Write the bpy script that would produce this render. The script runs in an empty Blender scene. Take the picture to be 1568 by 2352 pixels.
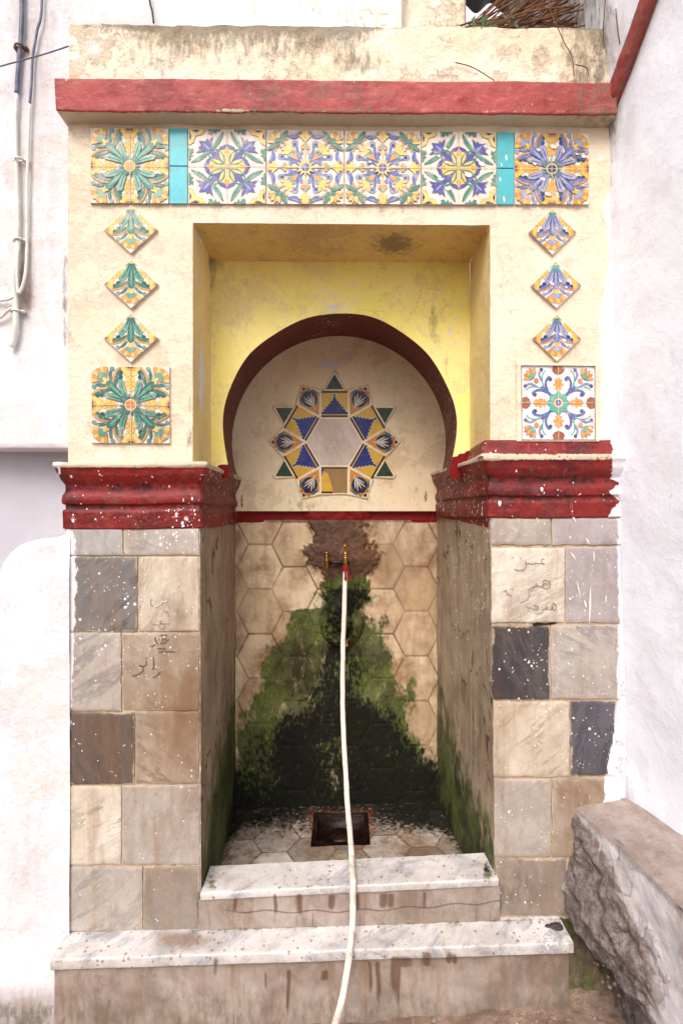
import bpy, math, random
import numpy as np
from mathutils import Vector
random.seed(7); rng = np.random.default_rng(7)
D, S, CX, CY, H = 1.68, 700.0, 784.0, 1176.0, 1.60
SC = bpy.context.scene

# ------------------------------------------------------------------ measuring helpers
def U(px, py, Y=0.0):
    k = (D + Y) / D
    return np.array([(px - CX) / S * k, Y, H + (CY - py) / S * k])
def PX(co):
    k = (D + co[:, 1]) / D
    return CX + co[:, 0] * S / k, CY - (co[:, 2] - H) * S / k
def ip(y, tab):
    t = sorted(tab); return np.interp(y, [a[0] for a in t], [a[1] for a in t])
def sst(x, a, b):
    t = np.clip((x - a) / (b - a), 0, 1); return t * t * (3 - 2 * t)
def _h(i, j, k, s):
    n = (i * 374761393 + j * 668265263 + k * 2147483647 + s * 974634777) & 0xffffffff
    n = ((n ^ (n >> 13)) * 1274126177) & 0xffffffff
    n = (n ^ (n >> 16)) & 0xffffffff
    return n / 4294967295.0
def vn(p, s=0):
    i = np.floor(p).astype(np.int64); f = p - i; f = f * f * (3 - 2 * f); r = 0
    for a in (0, 1):
        for b in (0, 1):
            for c in (0, 1):
                w = (f[:, 0] if a else 1 - f[:, 0]) * (f[:, 1] if b else 1 - f[:, 1]) * (f[:, 2] if c else 1 - f[:, 2])
                r = r + w * _h(i[:, 0] + a, i[:, 1] + b, i[:, 2] + c, s)
    return r
def fbm(p, sc, o=4, s=0):
    r = 0; a = .5; t = 0
    for k in range(o):
        r = r + a * vn(p * sc * (2 ** k) + 17.3 * k + 100, s + k); t += a; a *= .5
    return r / t          # 0..1
def band(px, py, L, R, soft):
    return np.clip(np.minimum(px - ip(py, L), ip(py, R) - px) / soft * .5 + .5, 0, 1)
def blob(px, py, cx, cy, rx, ry):
    return np.exp(-(((px - cx) / rx) ** 2 + ((py - cy) / ry) ** 2))

# ------------------------------------------------------------------ object helpers
WO = {}
def _lnk(o, parent, origin):
    SC.collection.objects.link(o)
    if parent is not None:
        o.parent = parent; o.location = Vector(origin) - Vector(WO[parent.name])
    else: o.location = Vector(origin)
    WO[o.name] = tuple(origin)
def empty(name, loc):
    o = bpy.data.objects.new(name, None); o.empty_display_size = .1; _lnk(o, None, loc); return o
def tag(o, label=None, cat=None, group=None, kind=None):
    if label: o['label'] = label
    if cat: o['category'] = cat
    if group: o['group'] = group
    if kind: o['kind'] = kind
    return o
class MB:
    def __init__(s): s.v = []; s.f = []; s.n = 0; s.c = []
    def add(s, v, f, col=None):
        v = np.asarray(v, float).reshape(-1, 3); s.v.append(v)
        s.f += [tuple(int(q) + s.n for q in ff) for ff in f]; s.n += len(v)
        s.c += [col] * len(f); return s
    def grid(s, g, flip=False, keep=None):
        nv, nu = g.shape[:2]; F = []
        for j in range(nv - 1):
            for i in range(nu - 1):
                if keep is not None and not keep[j, i]: continue
                a = j * nu + i; q = (a, a + 1, a + nu + 1, a + nu)
                F.append(q[::-1] if flip else q)
        return s.add(g.reshape(-1, 3), F)
    def box(s, a, b):
        x0, y0, z0 = a; x1, y1, z1 = b
        v = [(x0,y0,z0),(x1,y0,z0),(x1,y1,z0),(x0,y1,z0),(x0,y0,z1),(x1,y0,z1),(x1,y1,z1),(x0,y1,z1)]
        return s.add(v, [(0,3,2,1),(4,5,6,7),(0,1,5,4),(1,2,6,5),(2,3,7,6),(3,0,4,7)])
    def hexa(s, v8):  # bottom 4 then top 4
        return s.add(v8, [(0,3,2,1),(4,5,6,7),(0,1,5,4),(1,2,6,5),(2,3,7,6),(3,0,4,7)])
    def build(s, name, mat, parent=None, attrs=None, smooth=True, weld=False):
        V = np.concatenate(s.v); lo = V.min(0); hi = V.max(0)
        org = ((lo[0] + hi[0]) / 2, (lo[1] + hi[1]) / 2, lo[2])
        me = bpy.data.meshes.new(name)
        me.from_pydata((V - np.array(org)).tolist(), [], s.f)
        if attrs is not None:
            for k, a in attrs(V).items():
                at = me.attributes.new(k, 'FLOAT', 'POINT'); at.data.foreach_set('value', np.ascontiguousarray(a, dtype=np.float32))
        if any(c is not None for c in s.c):
            at = me.attributes.new('Col', 'FLOAT_COLOR', 'CORNER'); buf = []
            for p, c in zip(s.f, s.c):
                c = c or (1, 1, 1); buf += [c[0], c[1], c[2], 1.0] * len(p)
            at.data.foreach_set('color', np.array(buf, dtype=np.float32))
        me.materials.append(mat)
        if smooth: me.polygons.foreach_set('use_smooth', [True] * len(me.polygons))
        me.update()
        o = bpy.data.objects.new(name, me); _lnk(o, parent, org); return o
def bil(A, B, C_, D_, nu, nv):   # A(0,0) B(1,0) C(1,1) D(0,1)
    A, B, C_, D_ = map(np.asarray, (A, B, C_, D_))
    u = np.linspace(0, 1, nu + 1)[None, :, None]; v = np.linspace(0, 1, nv + 1)[:, None, None]
    return A * (1-u) * (1-v) + B * u * (1-v) + C_ * u * v + D_ * (1-u) * v
def disp(g, d, amp, sc, seed=0, o=4):
    sh = g.shape; p = g.reshape(-1, 3)
    return (p + np.asarray(d)[None] * ((fbm(p, sc, o, seed) - .5) * 2 * amp)[:, None]).reshape(sh)
def smoothpts(P, n=8):
    P = np.asarray(P, float); Q = np.vstack([2 * P[0] - P[1], P, 2 * P[-1] - P[-2]]); out = []
    for i in range(1, len(Q) - 2):
        for t in np.linspace(0, 1, n, endpoint=False):
            a, b, c, d = Q[i-1:i+3]
            out.append(.5 * (2*b + (c-a)*t + (2*a-5*b+4*c-d)*t*t + (-a+3*b-3*c+d)*t**3))
    out.append(P[-1]); return np.array(out)
def tube(mb, P, r, n=8, cap=True, flat=1.0):
    P = np.asarray(P, float); m = len(P); r = np.broadcast_to(np.asarray(r, float), (m,))
    T = np.gradient(P, axis=0); T /= np.linalg.norm(T, axis=1)[:, None] + 1e-12
    up = np.array([0, 0, 1.]) if abs(T[0][2]) < .9 else np.array([0, 1., 0]); V = []
    N = np.cross(T[0], up); N /= np.linalg.norm(N)
    for i in range(m):
        N = N - T[i] * N.dot(T[i]); N /= np.linalg.norm(N) + 1e-12; B = np.cross(T[i], N)
        for k in range(n):
            a = 2 * math.pi * k / n; V.append(P[i] + r[i] * (math.cos(a) * N + flat * math.sin(a) * B))
    F = [(i*n+k, i*n+(k+1) % n, (i+1)*n+(k+1) % n, (i+1)*n+k) for i in range(m-1) for k in range(n)]
    if cap: F += [tuple(range(n))[::-1], tuple((m-1)*n + k for k in range(n))]
    return mb.add(V, F)
def lathe(mb, base, prof, n=14, ax=(0, 0, 1)):
    ax = Vector(ax).normalized(); q = Vector((0, 0, 1)).rotation_difference(ax); V = []
    for r, z in prof:
        for k in range(n):
            a = 2 * math.pi * k / n; w = q @ Vector((r * math.cos(a), r * math.sin(a), z)); V.append(np.array(base) + np.array(w))
    m = len(prof)
    F = [(i*n+k, i*n+(k+1) % n, (i+1)*n+(k+1) % n, (i+1)*n+k) for i in range(m-1) for k in range(n)]
    F += [tuple(range(n))[::-1], tuple((m-1)*n + k for k in range(n))]
    return mb.add(V, F)

# ------------------------------------------------------------------ colours and materials
def lin(v):
    v = v / 255.0; return v / 12.92 if v <= .04045 else ((v + .055) / 1.055) ** 2.4
def C(r, g, b, k=.87): return (min(lin(r) * k, .9), min(lin(g) * k, .9), min(lin(b) * k, .9))
class T:
    def __init__(s, name, rough=.8, spec=.3):
        s.m = bpy.data.materials.new(name); s.m.use_nodes = True; s.t = s.m.node_tree; s.t.nodes.clear()
        s.out = s.t.nodes.new('ShaderNodeOutputMaterial'); s.b = s.t.nodes.new('ShaderNodeBsdfPrincipled')
        s.t.links.new(s.b.outputs[0], s.out.inputs[0])
        s.b.inputs['Roughness'].default_value = rough; s.b.inputs['Specular IOR Level'].default_value = spec
        s.pos = s.t.nodes.new('ShaderNodeNewGeometry').outputs['Position']; s.h = None
    def put(s, inp, v):
        if isinstance(v, bpy.types.NodeSocket): s.t.links.new(v, inp)
        elif isinstance(v, (tuple, list)) and len(v) == 3 and inp.type == 'RGBA': inp.default_value = (*v, 1)
        else: inp.default_value = v
    def math(s, op, a, b=0.0):
        n = s.t.nodes.new('ShaderNodeMath'); n.operation = op; s.put(n.inputs[0], a); s.put(n.inputs[1], b); return n.outputs[0]
    def vec(s, stretch=(1, 1, 1), off=(0, 0, 0)):
        n = s.t.nodes.new('ShaderNodeVectorMath'); n.operation = 'MULTIPLY_ADD'
        s.put(n.inputs[0], s.pos); n.inputs[1].default_value = stretch; n.inputs[2].default_value = off; return n.outputs[0]
    def noise(s, sc, det=5, ro=.6, stretch=(1, 1, 1), off=0.0, dist=0.0):
        n = s.t.nodes.new('ShaderNodeTexNoise'); s.put(n.inputs['Vector'], s.vec(stretch, (off, off * 1.7, off * .3)))
        n.inputs['Scale'].default_value = sc; n.inputs['Detail'].default_value = det
        n.inputs['Roughness'].default_value = ro; n.inputs['Distortion'].default_value = dist; return n.outputs[0]
    def rnoise(s, sc, det, ro, stretch, rot, off=0.0, dist=0.0):
        mp = s.t.nodes.new('ShaderNodeMapping'); s.put(mp.inputs['Vector'], s.pos); mp.vector_type = 'TEXTURE'
        mp.inputs['Rotation'].default_value = rot; mp.inputs['Location'].default_value = (off * .13, off * .21, off * .17); mp.inputs['Scale'].default_value = [1 / q for q in stretch]
        n = s.t.nodes.new('ShaderNodeTexNoise'); s.t.links.new(mp.outputs[0], n.inputs['Vector'])
        n.inputs['Scale'].default_value = sc; n.inputs['Detail'].default_value = det; n.inputs['Roughness'].default_value = ro; n.inputs['Distortion'].default_value = dist; return n.outputs[0]
    def vor(s, sc, stretch=(1, 1, 1), feat='F1', off=0.0):
        n = s.t.nodes.new('ShaderNodeTexVoronoi'); n.feature = feat; s.put(n.inputs['Vector'], s.vec(stretch, (off,) * 3))
        n.inputs['Scale'].default_value = sc; return n
    def mr(s, x, a, b, c=0.0, d=1.0):
        n = s.t.nodes.new('ShaderNodeMapRange'); n.interpolation_type = 'SMOOTHSTEP'
        for i, v in enumerate((x, a, b, c, d)): s.put(n.inputs[i], v)
        return n.outputs[0]
    def mix(s, f, a, b):
        n = s.t.nodes.new('ShaderNodeMix'); n.data_type = 'RGBA'
        s.put(n.inputs[0], f); s.put(n.inputs[6], a); s.put(n.inputs[7], b); return n.outputs[2]
    def attr(s, name):
        n = s.t.nodes.new('ShaderNodeAttribute'); n.attribute_name = name; return n.outputs['Fac']
    def acol(s, name):
        n = s.t.nodes.new('ShaderNodeAttribute'); n.attribute_name = name; return n.outputs['Color']
    def layer(s, col, att, color, sc=30, amp=.35, soft=.06, stretch=(1, 1, 1), off=0.0, amt=1.0):
        v = s.math('ADD', s.attr(att) if isinstance(att, str) else att,
                   s.math('MULTIPLY', s.math('SUBTRACT', s.noise(sc, 6, .65, stretch, off), .5), 2 * amp))
        f = s.mr(v, .5 - soft, .5 + soft, 0.0, amt); s.last = f
        return s.mix(f, col, color)
    def splat(s, col, color, sc=110, stretch=(1, 1, 1), rmax=.42, att='splat', off=0.0):
        n = s.vor(sc, stretch, 'F1', off); sp = s.t.nodes.new('ShaderNodeSeparateColor'); s.t.links.new(n.outputs['Color'], sp.inputs[0])
        rad = s.math('MULTIPLY', s.math('POWER', sp.outputs[0], 2.2), rmax * 1.25)
        f = s.math('MULTIPLY', s.math('LESS_THAN', n.outputs['Distance'], rad), s.math('LESS_THAN', sp.outputs[1], s.math('MULTIPLY', s.attr(att), s.mr(s.noise(11, 3, .6, off=off + 5), .44, .64, .04, 1.5))))
        return s.mix(f, col, color)
    def bump(s, h, strength=.5, dist=.004):
        n = s.t.nodes.new('ShaderNodeBump'); n.inputs['Strength'].default_value = strength; n.inputs['Distance'].default_value = dist
        s.put(n.inputs['Height'], h)
        if s.h is not None: s.t.links.new(s.h, n.inputs['Normal'])
        s.h = n.outputs[0]; s.t.links.new(s.h, s.b.inputs['Normal'])
    def done(s, col):
        s.put(s.b.inputs['Base Color'], col); return s.m

WHITE = C(236, 232, 236); MOSS = C(72, 88, 22); MOSSD = C(30, 40, 14); SLIME = (.006, .006, .005); BROWN = C(120, 84, 52)
def common(t, col, sp=(1, 1, 1), gr=1.0):
    """moss, slime, brown wash, red drips, whitewash and splashes driven by vertex masks"""
    col = t.layer(col, 'brown', BROWN, 22, .45, .45, (1, 1, .25), 3.0, .75)
    col = t.layer(col, 'dirt', C(112, 104, 88), 55, .5, .18, (1, 1, .35), 9.0, .75)
    col = t.mix(t.mr(t.noise(13, 8, .8, (1, 1, .6), 21.0), .50, .74, 0.0, .32 * gr), col, C(128, 108, 88))
    col = t.mix(t.mr(t.noise(85, 5, .75, off=13.0), .60, .72, 0.0, .30 * gr), col, C(96, 82, 68))
    col = t.layer(col, 'red', C(128, 24, 26), 45, .3, .06, (1, 1, .5), 5.0)
    mcol = t.mix(t.mr(t.noise(210, 5, .75, (1, 1, .35), 2.0), .30, .72), C(48, 60, 20), C(112, 130, 54))
    mcol = t.mix(t.mr(t.noise(7, 4, .6, off=7.0), .36, .64), mcol, C(34, 44, 14))
    mcol = t.mix(t.mr(t.noise(170, 4, .7, (1, 1, .5), 6.0), .60, .72, 0.0, .5), mcol, C(150, 148, 104))
    mcol = t.mix(t.mr(t.noise(14, 4, .6), .45, .75, 0.0, .6), mcol, C(104, 112, 66))
    col = t.layer(col, 'moss', mcol, 34, .85, .26, (1, 1, .40), 1.0, .94)
    scol = t.mix(t.mr(t.noise(80, 6, .8, (1, 1, .7)), .56, .84), SLIME, C(96, 92, 76, .3))
    scol = t.mix(t.mr(t.noise(30, 7, .8, (1, 1, .5), 12.0), .56, .70, 0.0, .8), scol, C(116, 114, 100, .35))
    scol = t.mix(t.mr(t.noise(9, 3, .6, off=4.0), .5, .8), scol, C(30, 36, 12, .4))
    col = t.layer(col, 'slime', scol, 60, .95, .26, (1, 1, .55), 6.0, .97)
    col = t.layer(col, 'white', WHITE, 85, .55, .08, (1, 1, .35), 7.0)
    col = t.splat(col, WHITE, 95, sp)
    col = t.splat(col, WHITE, 190, sp, .4, off=3.3)
    return col
def plaster(name, c1, c2, c3, seed=0.0, bump=.5, cracks=.5, gr=.7):
    t = T(name, .88, .2)
    col = t.mix(t.mr(t.noise(3.2, 5, .6, off=seed), .35, .68), c1, c2)
    col = t.mix(t.mr(t.noise(17, 6, .7, off=seed + 3), .52, .78, 0.0, .6), col, c3)
    vd = t.vor(4.5, (1, 1, 1), 'DISTANCE_TO_EDGE', seed)
    wv = t.noise(9, 5, .7, off=seed + 8)
    cr = t.math('MULTIPLY', t.mr(t.math('ABSOLUTE', t.math('SUBTRACT', wv, .5)), 0.0, .006, 1.0, 0.0), t.mr(t.noise(4, 3, .5, off=seed + 5), .52, .62))
    col = t.mix(t.math('MULTIPLY', cr, cracks), col, C(120, 98, 74))
    patch = t.mr(t.noise(4.2, 9, .72, off=seed + 31), .555, .568)
    patch2 = t.mr(t.noise(7.5, 9, .7, off=seed + 41), .60, .61)
    col = t.mix(t.math('MULTIPLY', patch, .28 + .25 * cracks), col, tuple(q * .93 for q in c3)); col = t.mix(t.math('MULTIPLY', patch2, .45 * cracks), col, C(206, 188, 164))
    specks = t.mr(t.noise(120, 3, .6, off=seed), .70, .76, 0.0, .35)
    col = t.mix(specks, col, C(140, 118, 92))
    col = common(t, col, (1, 1, .55), gr)
    h = t.math('ADD', t.math('MULTIPLY', t.noise(35, 7, .65, off=seed), 1.0), t.math('ADD', t.math('MULTIPLY', cr, -.25), t.math('MULTIPLY', t.math('ADD', patch, patch2), -.22)))
    t.bump(h, bump, .012); t.bump(t.noise(220, 4, .6), .25, .002)
    return t.done(col)
def redpaint(name, c1, c2, c3, seed=0.0, rough=.5, chip=.0):
    t = T(name, rough, .35)
    col = t.mix(t.mr(t.noise(7, 6, .7, (1, 1, 1.5), seed), .38, .66), c1, c2)
    col = t.mix(t.mr(t.noise(40, 6, .75, (.5, 1, 1.3), seed + 2), .50, .74, 0.0, .75), col, c3)
    col = t.mix(t.mr(t.noise(60, 5, .7, (1, 1, .08), seed + 6), .60, .72, 0.0, .35), col, C(170, 120, 112))
    col = t.layer(col, 'chip', C(206, 190, 164), 60, .5, .05, (1, 1, 1), seed)
    col = common(t, col, (1, 1, .6))
    t.bump(t.noise(45, 7, .7, off=seed), .55, .006); t.bump(t.noise(14, 5, .6, off=seed + 9), .5, .012)
    return t.done(col)
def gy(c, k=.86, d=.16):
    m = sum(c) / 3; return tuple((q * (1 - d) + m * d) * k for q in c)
def marble(name, c1, c2, vein, seed=0.0, streak=None, samt=.5, vs=7.0, vamt=.6, rough=.45, vst=(1, 1, 1)):
    c1, c2, vein = gy(c1), gy(c2), gy(vein, .78); streak = gy(streak, .85, .1) if streak else None  # toned darker to stand in for light falling off lower down
    t = T(name, rough, .35)
    col = t.mix(t.mr(t.noise(6, 5, .6, off=seed), .32, .68), c1, c2)
    ra = math.sin(seed * 7.3) * 1.25; vamt = vamt * (.45 + .55 * abs(math.sin(seed * 5.7)))
    vn_ = t.rnoise(vs, 6, .66, (.35, 1, 1.5), (0, ra, 0), seed + 1, .35) if vst[2] == 1 or vst[2] > .4 else t.noise(vs, 6, .62, vst, seed + 1, .6)
    v = t.mr(t.math('ABSOLUTE', t.math('SUBTRACT', vn_, .5)), 0.0, .05, 1.0, 0.0)
    col = t.mix(t.mr(vn_, .5, .66, 0.0, vamt * .45), col, vein)
    v = t.math('MULTIPLY', v, t.mr(t.noise(5, 3, .5, off=seed + 6), .35, .65, 0.0, vamt))
    col = t.mix(v, col, vein)
    if streak: col = t.mix(t.mr(t.noise(26, 5, .65, (1, 1, .10), seed + 4), .46, .72, 0.0, samt), col, streak)
    col = t.mix(t.mr(t.noise(150, 3, .6, off=seed), .70, .78, 0.0, .4), col, C(110, 96, 80))
    col = t.mix(t.mr(t.noise(30, 6, .75, off=seed + 2), .55, .8, 0.0, .35), col, C(122, 104, 86))
    col = t.mix(t.mr(t.noise(20, 8, .8, (1, 1, .7), seed + 12), .46, .70, 0.0, .42), col, tuple(q * .55 for q in c2))
    col = t.mix(t.mr(t.noise(34, 7, .8, off=seed + 15), .54, .68, 0.0, .35), col, tuple(min(.85, q * 1.5) for q in c1))
    col = t.layer(col, 'joint', C(84, 70, 56), 60, .12, .15)
    col = t.layer(col, 'grout', C(196, 180, 160), 42, .45, .25, off=2.0, amt=.8)
    col = common(t, col, (1, 1, .9))
    t.bump(t.noise(60, 6, .7, off=seed), .22, .003); t.bump(t.math('MULTIPLY', v, -1.0), .15, .002)
    return t.done(col)
def simple(name, c1, c2, sc=20, rough=.6, metal=0.0, bump=.3, spec=.3, stretch=(1, 1, 1)):
    t = T(name, rough, spec); t.b.inputs['Metallic'].default_value = metal
    col = t.mix(t.mr(t.noise(sc, 5, .65, stretch), .35, .65), c1, c2); col = common(t, col)
    t.bump(t.noise(sc * 3, 5, .65, stretch), bump, .004); return t.done(col)

M = {}
M['front'] = plaster('cream_plaster', C(248, 234, 212, .84), C(244, 225, 197, .84), C(234, 212, 186, .84), 0.0)
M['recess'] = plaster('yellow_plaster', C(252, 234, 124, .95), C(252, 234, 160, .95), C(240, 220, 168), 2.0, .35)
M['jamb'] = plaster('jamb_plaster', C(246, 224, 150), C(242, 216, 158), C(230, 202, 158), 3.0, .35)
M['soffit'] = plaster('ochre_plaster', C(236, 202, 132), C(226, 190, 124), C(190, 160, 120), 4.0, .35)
M['tymp'] = plaster('beige_plaster', C(252, 232, 198, .98), C(246, 222, 184, .98), C(226, 198, 158), 6.0, .35)
M['parapet'] = plaster('weathered_plaster', C(250, 238, 218, .95), C(240, 220, 190, .95), C(210, 190, 160), 8.0, .8, .9)
M['white'] = plaster('whitewash', C(240, 238, 242, .86), C(234, 230, 234, .86), C(238, 224, 210, .86), 10.0, .42, .38, .35)
M['white_skytint'] = plaster('sky_tinted_whitewash', C(236, 240, 254, .97), C(236, 239, 252, .97), C(234, 230, 236, .95), 12.0, .28, .12, .12)  # base colour carries the blue cast of sky light
M['mauve'] = plaster('shade_tinted_plaster', C(206, 204, 214, .85), C(198, 196, 206, .85), C(206, 198, 196, .85), 14.0, .2, .05, .15)  # shade below the overhanging wall put into a mauve grey
M['cornice'] = redpaint('faded_red_paint', C(178, 74, 72), C(138, 40, 42), C(206, 122, 110), 1.0, .6)
M['capital'] = redpaint('dark_red_paint', C(136, 28, 26), C(86, 14, 18), C(172, 56, 44), 3.0, .5)
M['arch'] = redpaint('maroon_paint', C(108, 12, 16), C(92, 10, 14), C(118, 20, 20), 5.0, .5)
M['rail'] = redpaint('rail_red_paint', C(156, 58, 52), C(140, 40, 40), C(180, 92, 80), 7.0, .5)
M['mortar'] = plaster('lime_mortar', C(214, 190, 160), C(196, 170, 142), C(228, 214, 196), 16.0, .8)
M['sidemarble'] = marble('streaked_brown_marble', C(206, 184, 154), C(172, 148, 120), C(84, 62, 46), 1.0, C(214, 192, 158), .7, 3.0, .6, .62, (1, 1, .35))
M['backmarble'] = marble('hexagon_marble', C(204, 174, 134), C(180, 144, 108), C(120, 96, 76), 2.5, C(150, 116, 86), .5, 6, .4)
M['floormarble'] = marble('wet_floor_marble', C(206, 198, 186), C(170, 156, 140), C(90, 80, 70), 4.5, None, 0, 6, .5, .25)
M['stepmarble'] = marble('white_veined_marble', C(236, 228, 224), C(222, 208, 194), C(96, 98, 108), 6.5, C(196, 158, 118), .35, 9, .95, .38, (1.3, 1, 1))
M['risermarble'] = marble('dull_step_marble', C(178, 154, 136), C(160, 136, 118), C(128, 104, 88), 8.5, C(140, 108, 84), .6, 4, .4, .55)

# ------------------------------------------------------------------ fountain root
root = empty('wall_fountain', (0, 0, -.06 + 0))
tag(root, 'public wall fountain with cream plaster front, horseshoe arch niche, red mouldings and glazed tiles', 'fountain')
yb, yt, yr = .70, .675, .255      # niche back, tympanum, recess back
def ft_attr(V):
    px, py = PX(V); n = fbm(V, 9, 4, 3)
    w = sst(px - ip(py, [(0, 1500), (265, 1440), (440, 1405), (470, 1388), (600, 1402), (640, 1390), (750, 1376), (850, 1385), (1000, 1376), (1100, 1370)]), -16, 12)
    splat = .10 * sst(px, 1080, 1180) + .12 * blob(px, py, 1170, 620, 60, 130)
    d = .36 * blob(px, py, 860, 488, 120, 22) + .35 * blob(px, py, 880, 270, 12, 45) + .4 * sst(py, 290, 258) * .7 \
        + .5 * blob(px, py, 1400, 280, 16, 22) + .45 * blob(px, py, 160, 740, 10, 80) + .4 * blob(px, py, 435, 900, 8, 120) + .4 * blob(px, py, 436, 1010, 12, 25)
    return dict(white=w, splat=splat, dirt=np.clip(d + .06 * n, 0, 1))
def wxc(z): return .866 + (1.594 - (z - H)) * .0274        # x of the corner with the right wall
mb = MB()
def fpatch(x0, x1, ya0, ya1, yb0, yb1, nu, nv, xr=False):
    """x range px; top y at x0/x1, bottom y at x0/x1"""
    g = bil(U(x0, ya0), U(x1, ya1), U(x1, yb1), U(x0, yb0), nu, nv)
    if xr:
        t = np.linspace(0, 1, nu + 1)[None, :]; xl = (x0 - CX) / S
        g[:, :, 0] = xl + (wxc(g[:, :, 2]) + .01 - xl) * t
    p = g.reshape(-1, 3); edge = 1
    p[:, 1] += (fbm(p, 14, 4, 11) - .5) * .006
    mb.grid(g)
fpatch(157, 443, 262, 264, 1110, 1110, 46, 140)
fpatch(443, 1125, 264, 270, 512, 517, 112, 42)
fpatch(1125, 1410, 270, 272, 1110, 1110, 46, 140, True)
# jambs return of outer left edge
g = bil(U(157, 262, 0) + (0, .16, 0), U(157, 262), U(157, 1110), U(157, 1110) + (0, .16, 0), 6, 60); mb.grid(g)
mb.build('front_wall', M['front'], root, ft_attr)
# recess soffit + jambs
def rc_attr(V):
    px, py = PX(V)
    sp = .75 * blob(px, py, 770, 700, 34, 22) + .35 * blob(px, py, 760, 660, 50, 40) + .5 * sst(px, 1075, 1112) * sst(py, 560, 700) * sst(V[:, 1], .24, .2) \
        + .25 * blob(px, py, 1040, 850, 30, 160)
    wh = .75 * blob(px, py, 463, 870, 9, 105) + .62 * blob(px, py, 765, 706, 30, 14) + .2 * blob(px, py, 1035, 790, 40, 120)
    dr = .55 * blob(px, py, 995, 740, 18, 60) + .5 * blob(px, py, 1025, 830, 12, 60) + .45 * blob(px, py, 905, 560, 45, 22) + .3 * sst(py, 640, 600) \
        + .4 * blob(px, py, 487, 640, 10, 50) + .3 * blob(px, py, 650, 685, 10, 12) + .3 * blob(px, py, 490, 850, 14, 200)  # dirt mask also darkens the recess top and left corner
    rd = np.where(px > 784, sst(py - (1052 - (px - 1035) * .42), -6, 6) * (px > 1020) * .95, sst(py, 1060, 1072) * (px > 500) * .8)
    return dict(splat=sp, white=wh, dirt=np.clip(dr, 0, 1), red=rd)
mb = MB()
mb.grid(disp(bil(U(443, 512), U(1125, 517), U(1078, 602, yr) + (0, .012, 0), U(485, 600, yr) + (0, .012, 0), 110, 40), (0, 0, 1), .003, 12, 5))
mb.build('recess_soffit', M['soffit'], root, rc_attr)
zc = U(0, 1066)[2]
mb = MB()
def at_z(p, z): q = np.array(p, float); q[2] = z; return q
mb.grid(disp(bil(U(443, 512), U(485, 600, yr), at_z(U(485, 600, yr), zc - .03), at_z(U(443, 512), zc - .03), 36, 110), (1, 0, 0), .002, 12, 6))
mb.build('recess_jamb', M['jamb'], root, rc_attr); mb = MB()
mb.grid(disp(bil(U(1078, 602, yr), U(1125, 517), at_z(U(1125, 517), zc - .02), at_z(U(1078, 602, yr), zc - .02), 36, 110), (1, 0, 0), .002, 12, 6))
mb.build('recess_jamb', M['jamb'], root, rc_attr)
# recess back with horseshoe opening
kr = (D + yr) / D; kt = (D + yt) / D
cF = U(779, 988, yr); rF = 268 / S * kr; cB = U(778, 1017, yt); rB = 245 / S * kt
a0, a1 = math.radians(-19.0), math.radians(199.0)
NA = 120
xl, xr_, zt = U(485, 600, yr)[0], U(1078, 600, yr)[0], U(0, 594, yr)[2]; zb = zc - .03
ang = np.linspace(a0, a1, NA + 1); inner = []; outer = []
for a in ang:
    wob = 1 + .006 * math.sin(a * 5 + 1) + .004 * math.sin(a * 11)
    inner.append((cF[0] + rF * wob * math.cos(a), yr, cF[2] + rF * wob * math.sin(a)))
    dx, dz = math.cos(a), math.sin(a); t = 9
    if dx > 1e-6: t = min(t, (xr_ - cF[0]) / dx)
    if dx < -1e-6: t = min(t, (xl - cF[0]) / dx)
    if dz > 1e-6: t = min(t, (zt - cF[2]) / dz)
    if dz < -1e-6: t = min(t, (zb - cF[2]) / dz)
    outer.append((cF[0] + t * dx, yr, cF[2] + t * dz))
inner, outer = np.array(inner), np.array(outer)
# make the corners exact
for cx_, cz_ in ((xl, zt), (xr_, zt)):
    i = np.argmin((outer[:, 0] - cx_) ** 2 + (outer[:, 2] - cz_) ** 2); outer[i] = (cx_, yr, cz_)
v = np.linspace(0, 1, 26)[:, None, None]
g = outer[None] * (1 - v) + inner[None] * v
g[:, :, 1] += ((fbm(g.reshape(-1, 3), 12, 4, 9) - .5) * .004).reshape(g.shape[:2])
inner = g[-1].copy()
mb = MB(); mb.grid(g)
for e in (0, -1):   # fill below the last ray down to the capital
    o_, i_ = outer[e], inner[e]
    sgn = 1 if e == 0 else -1
    x_w = xr_ if e == 0 else xl
    p = [o_, i_, (i_[0], yr, zb), (x_w, yr, zb)]
    g2 = bil(p[0], p[1], p[2], p[3], 8, 4); mb.grid(g2)
mb.build('recess_wall', M['recess'], root, rc_attr)
# arch intrados
def ar_attr(V):
    px, py = PX(V); a = np.arctan2(1000 - py, px - 779)
    return dict(splat=.5 * sst(a, .75, .45) * sst(a, -.4, -.1) + .45 * blob(a, py * 0, math.radians(97), 0, .12, 1) + .03, white=.0 * a,
                chip=.25 * sst(a, .0, -.3))
mb = MB(); rings = []
for q in np.linspace(0, 1, 26):
    c = cF * (1 - q) + cB * q; r = rF * (1 - q) + rB * q; row = []
    for j, a in enumerate(ang):
        wob = 1 + (.006 * math.sin(a * 5 + 1) + .004 * math.sin(a * 11)) * (1 - q)
        row.append((c[0] + r * wob * math.cos(a), c[1], c[2] + r * wob * math.sin(a)))
    rings.append(row)
rings = np.array(rings); rings[0] = inner
mb.grid(rings)
# feet of the arch: small maroon blocks on the capitals
for e in (0, -1):
    rr = rings[:, e]; rr2 = rr.copy(); rr2[:, 2] = zc - .02
    out = rr.copy(); out[:, 0] += (.05 if e == 0 else -.05)
    mb.grid(np.array([rr, rr2]))
mb.build('arch_ring', M['arch'], root, ar_attr)
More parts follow.
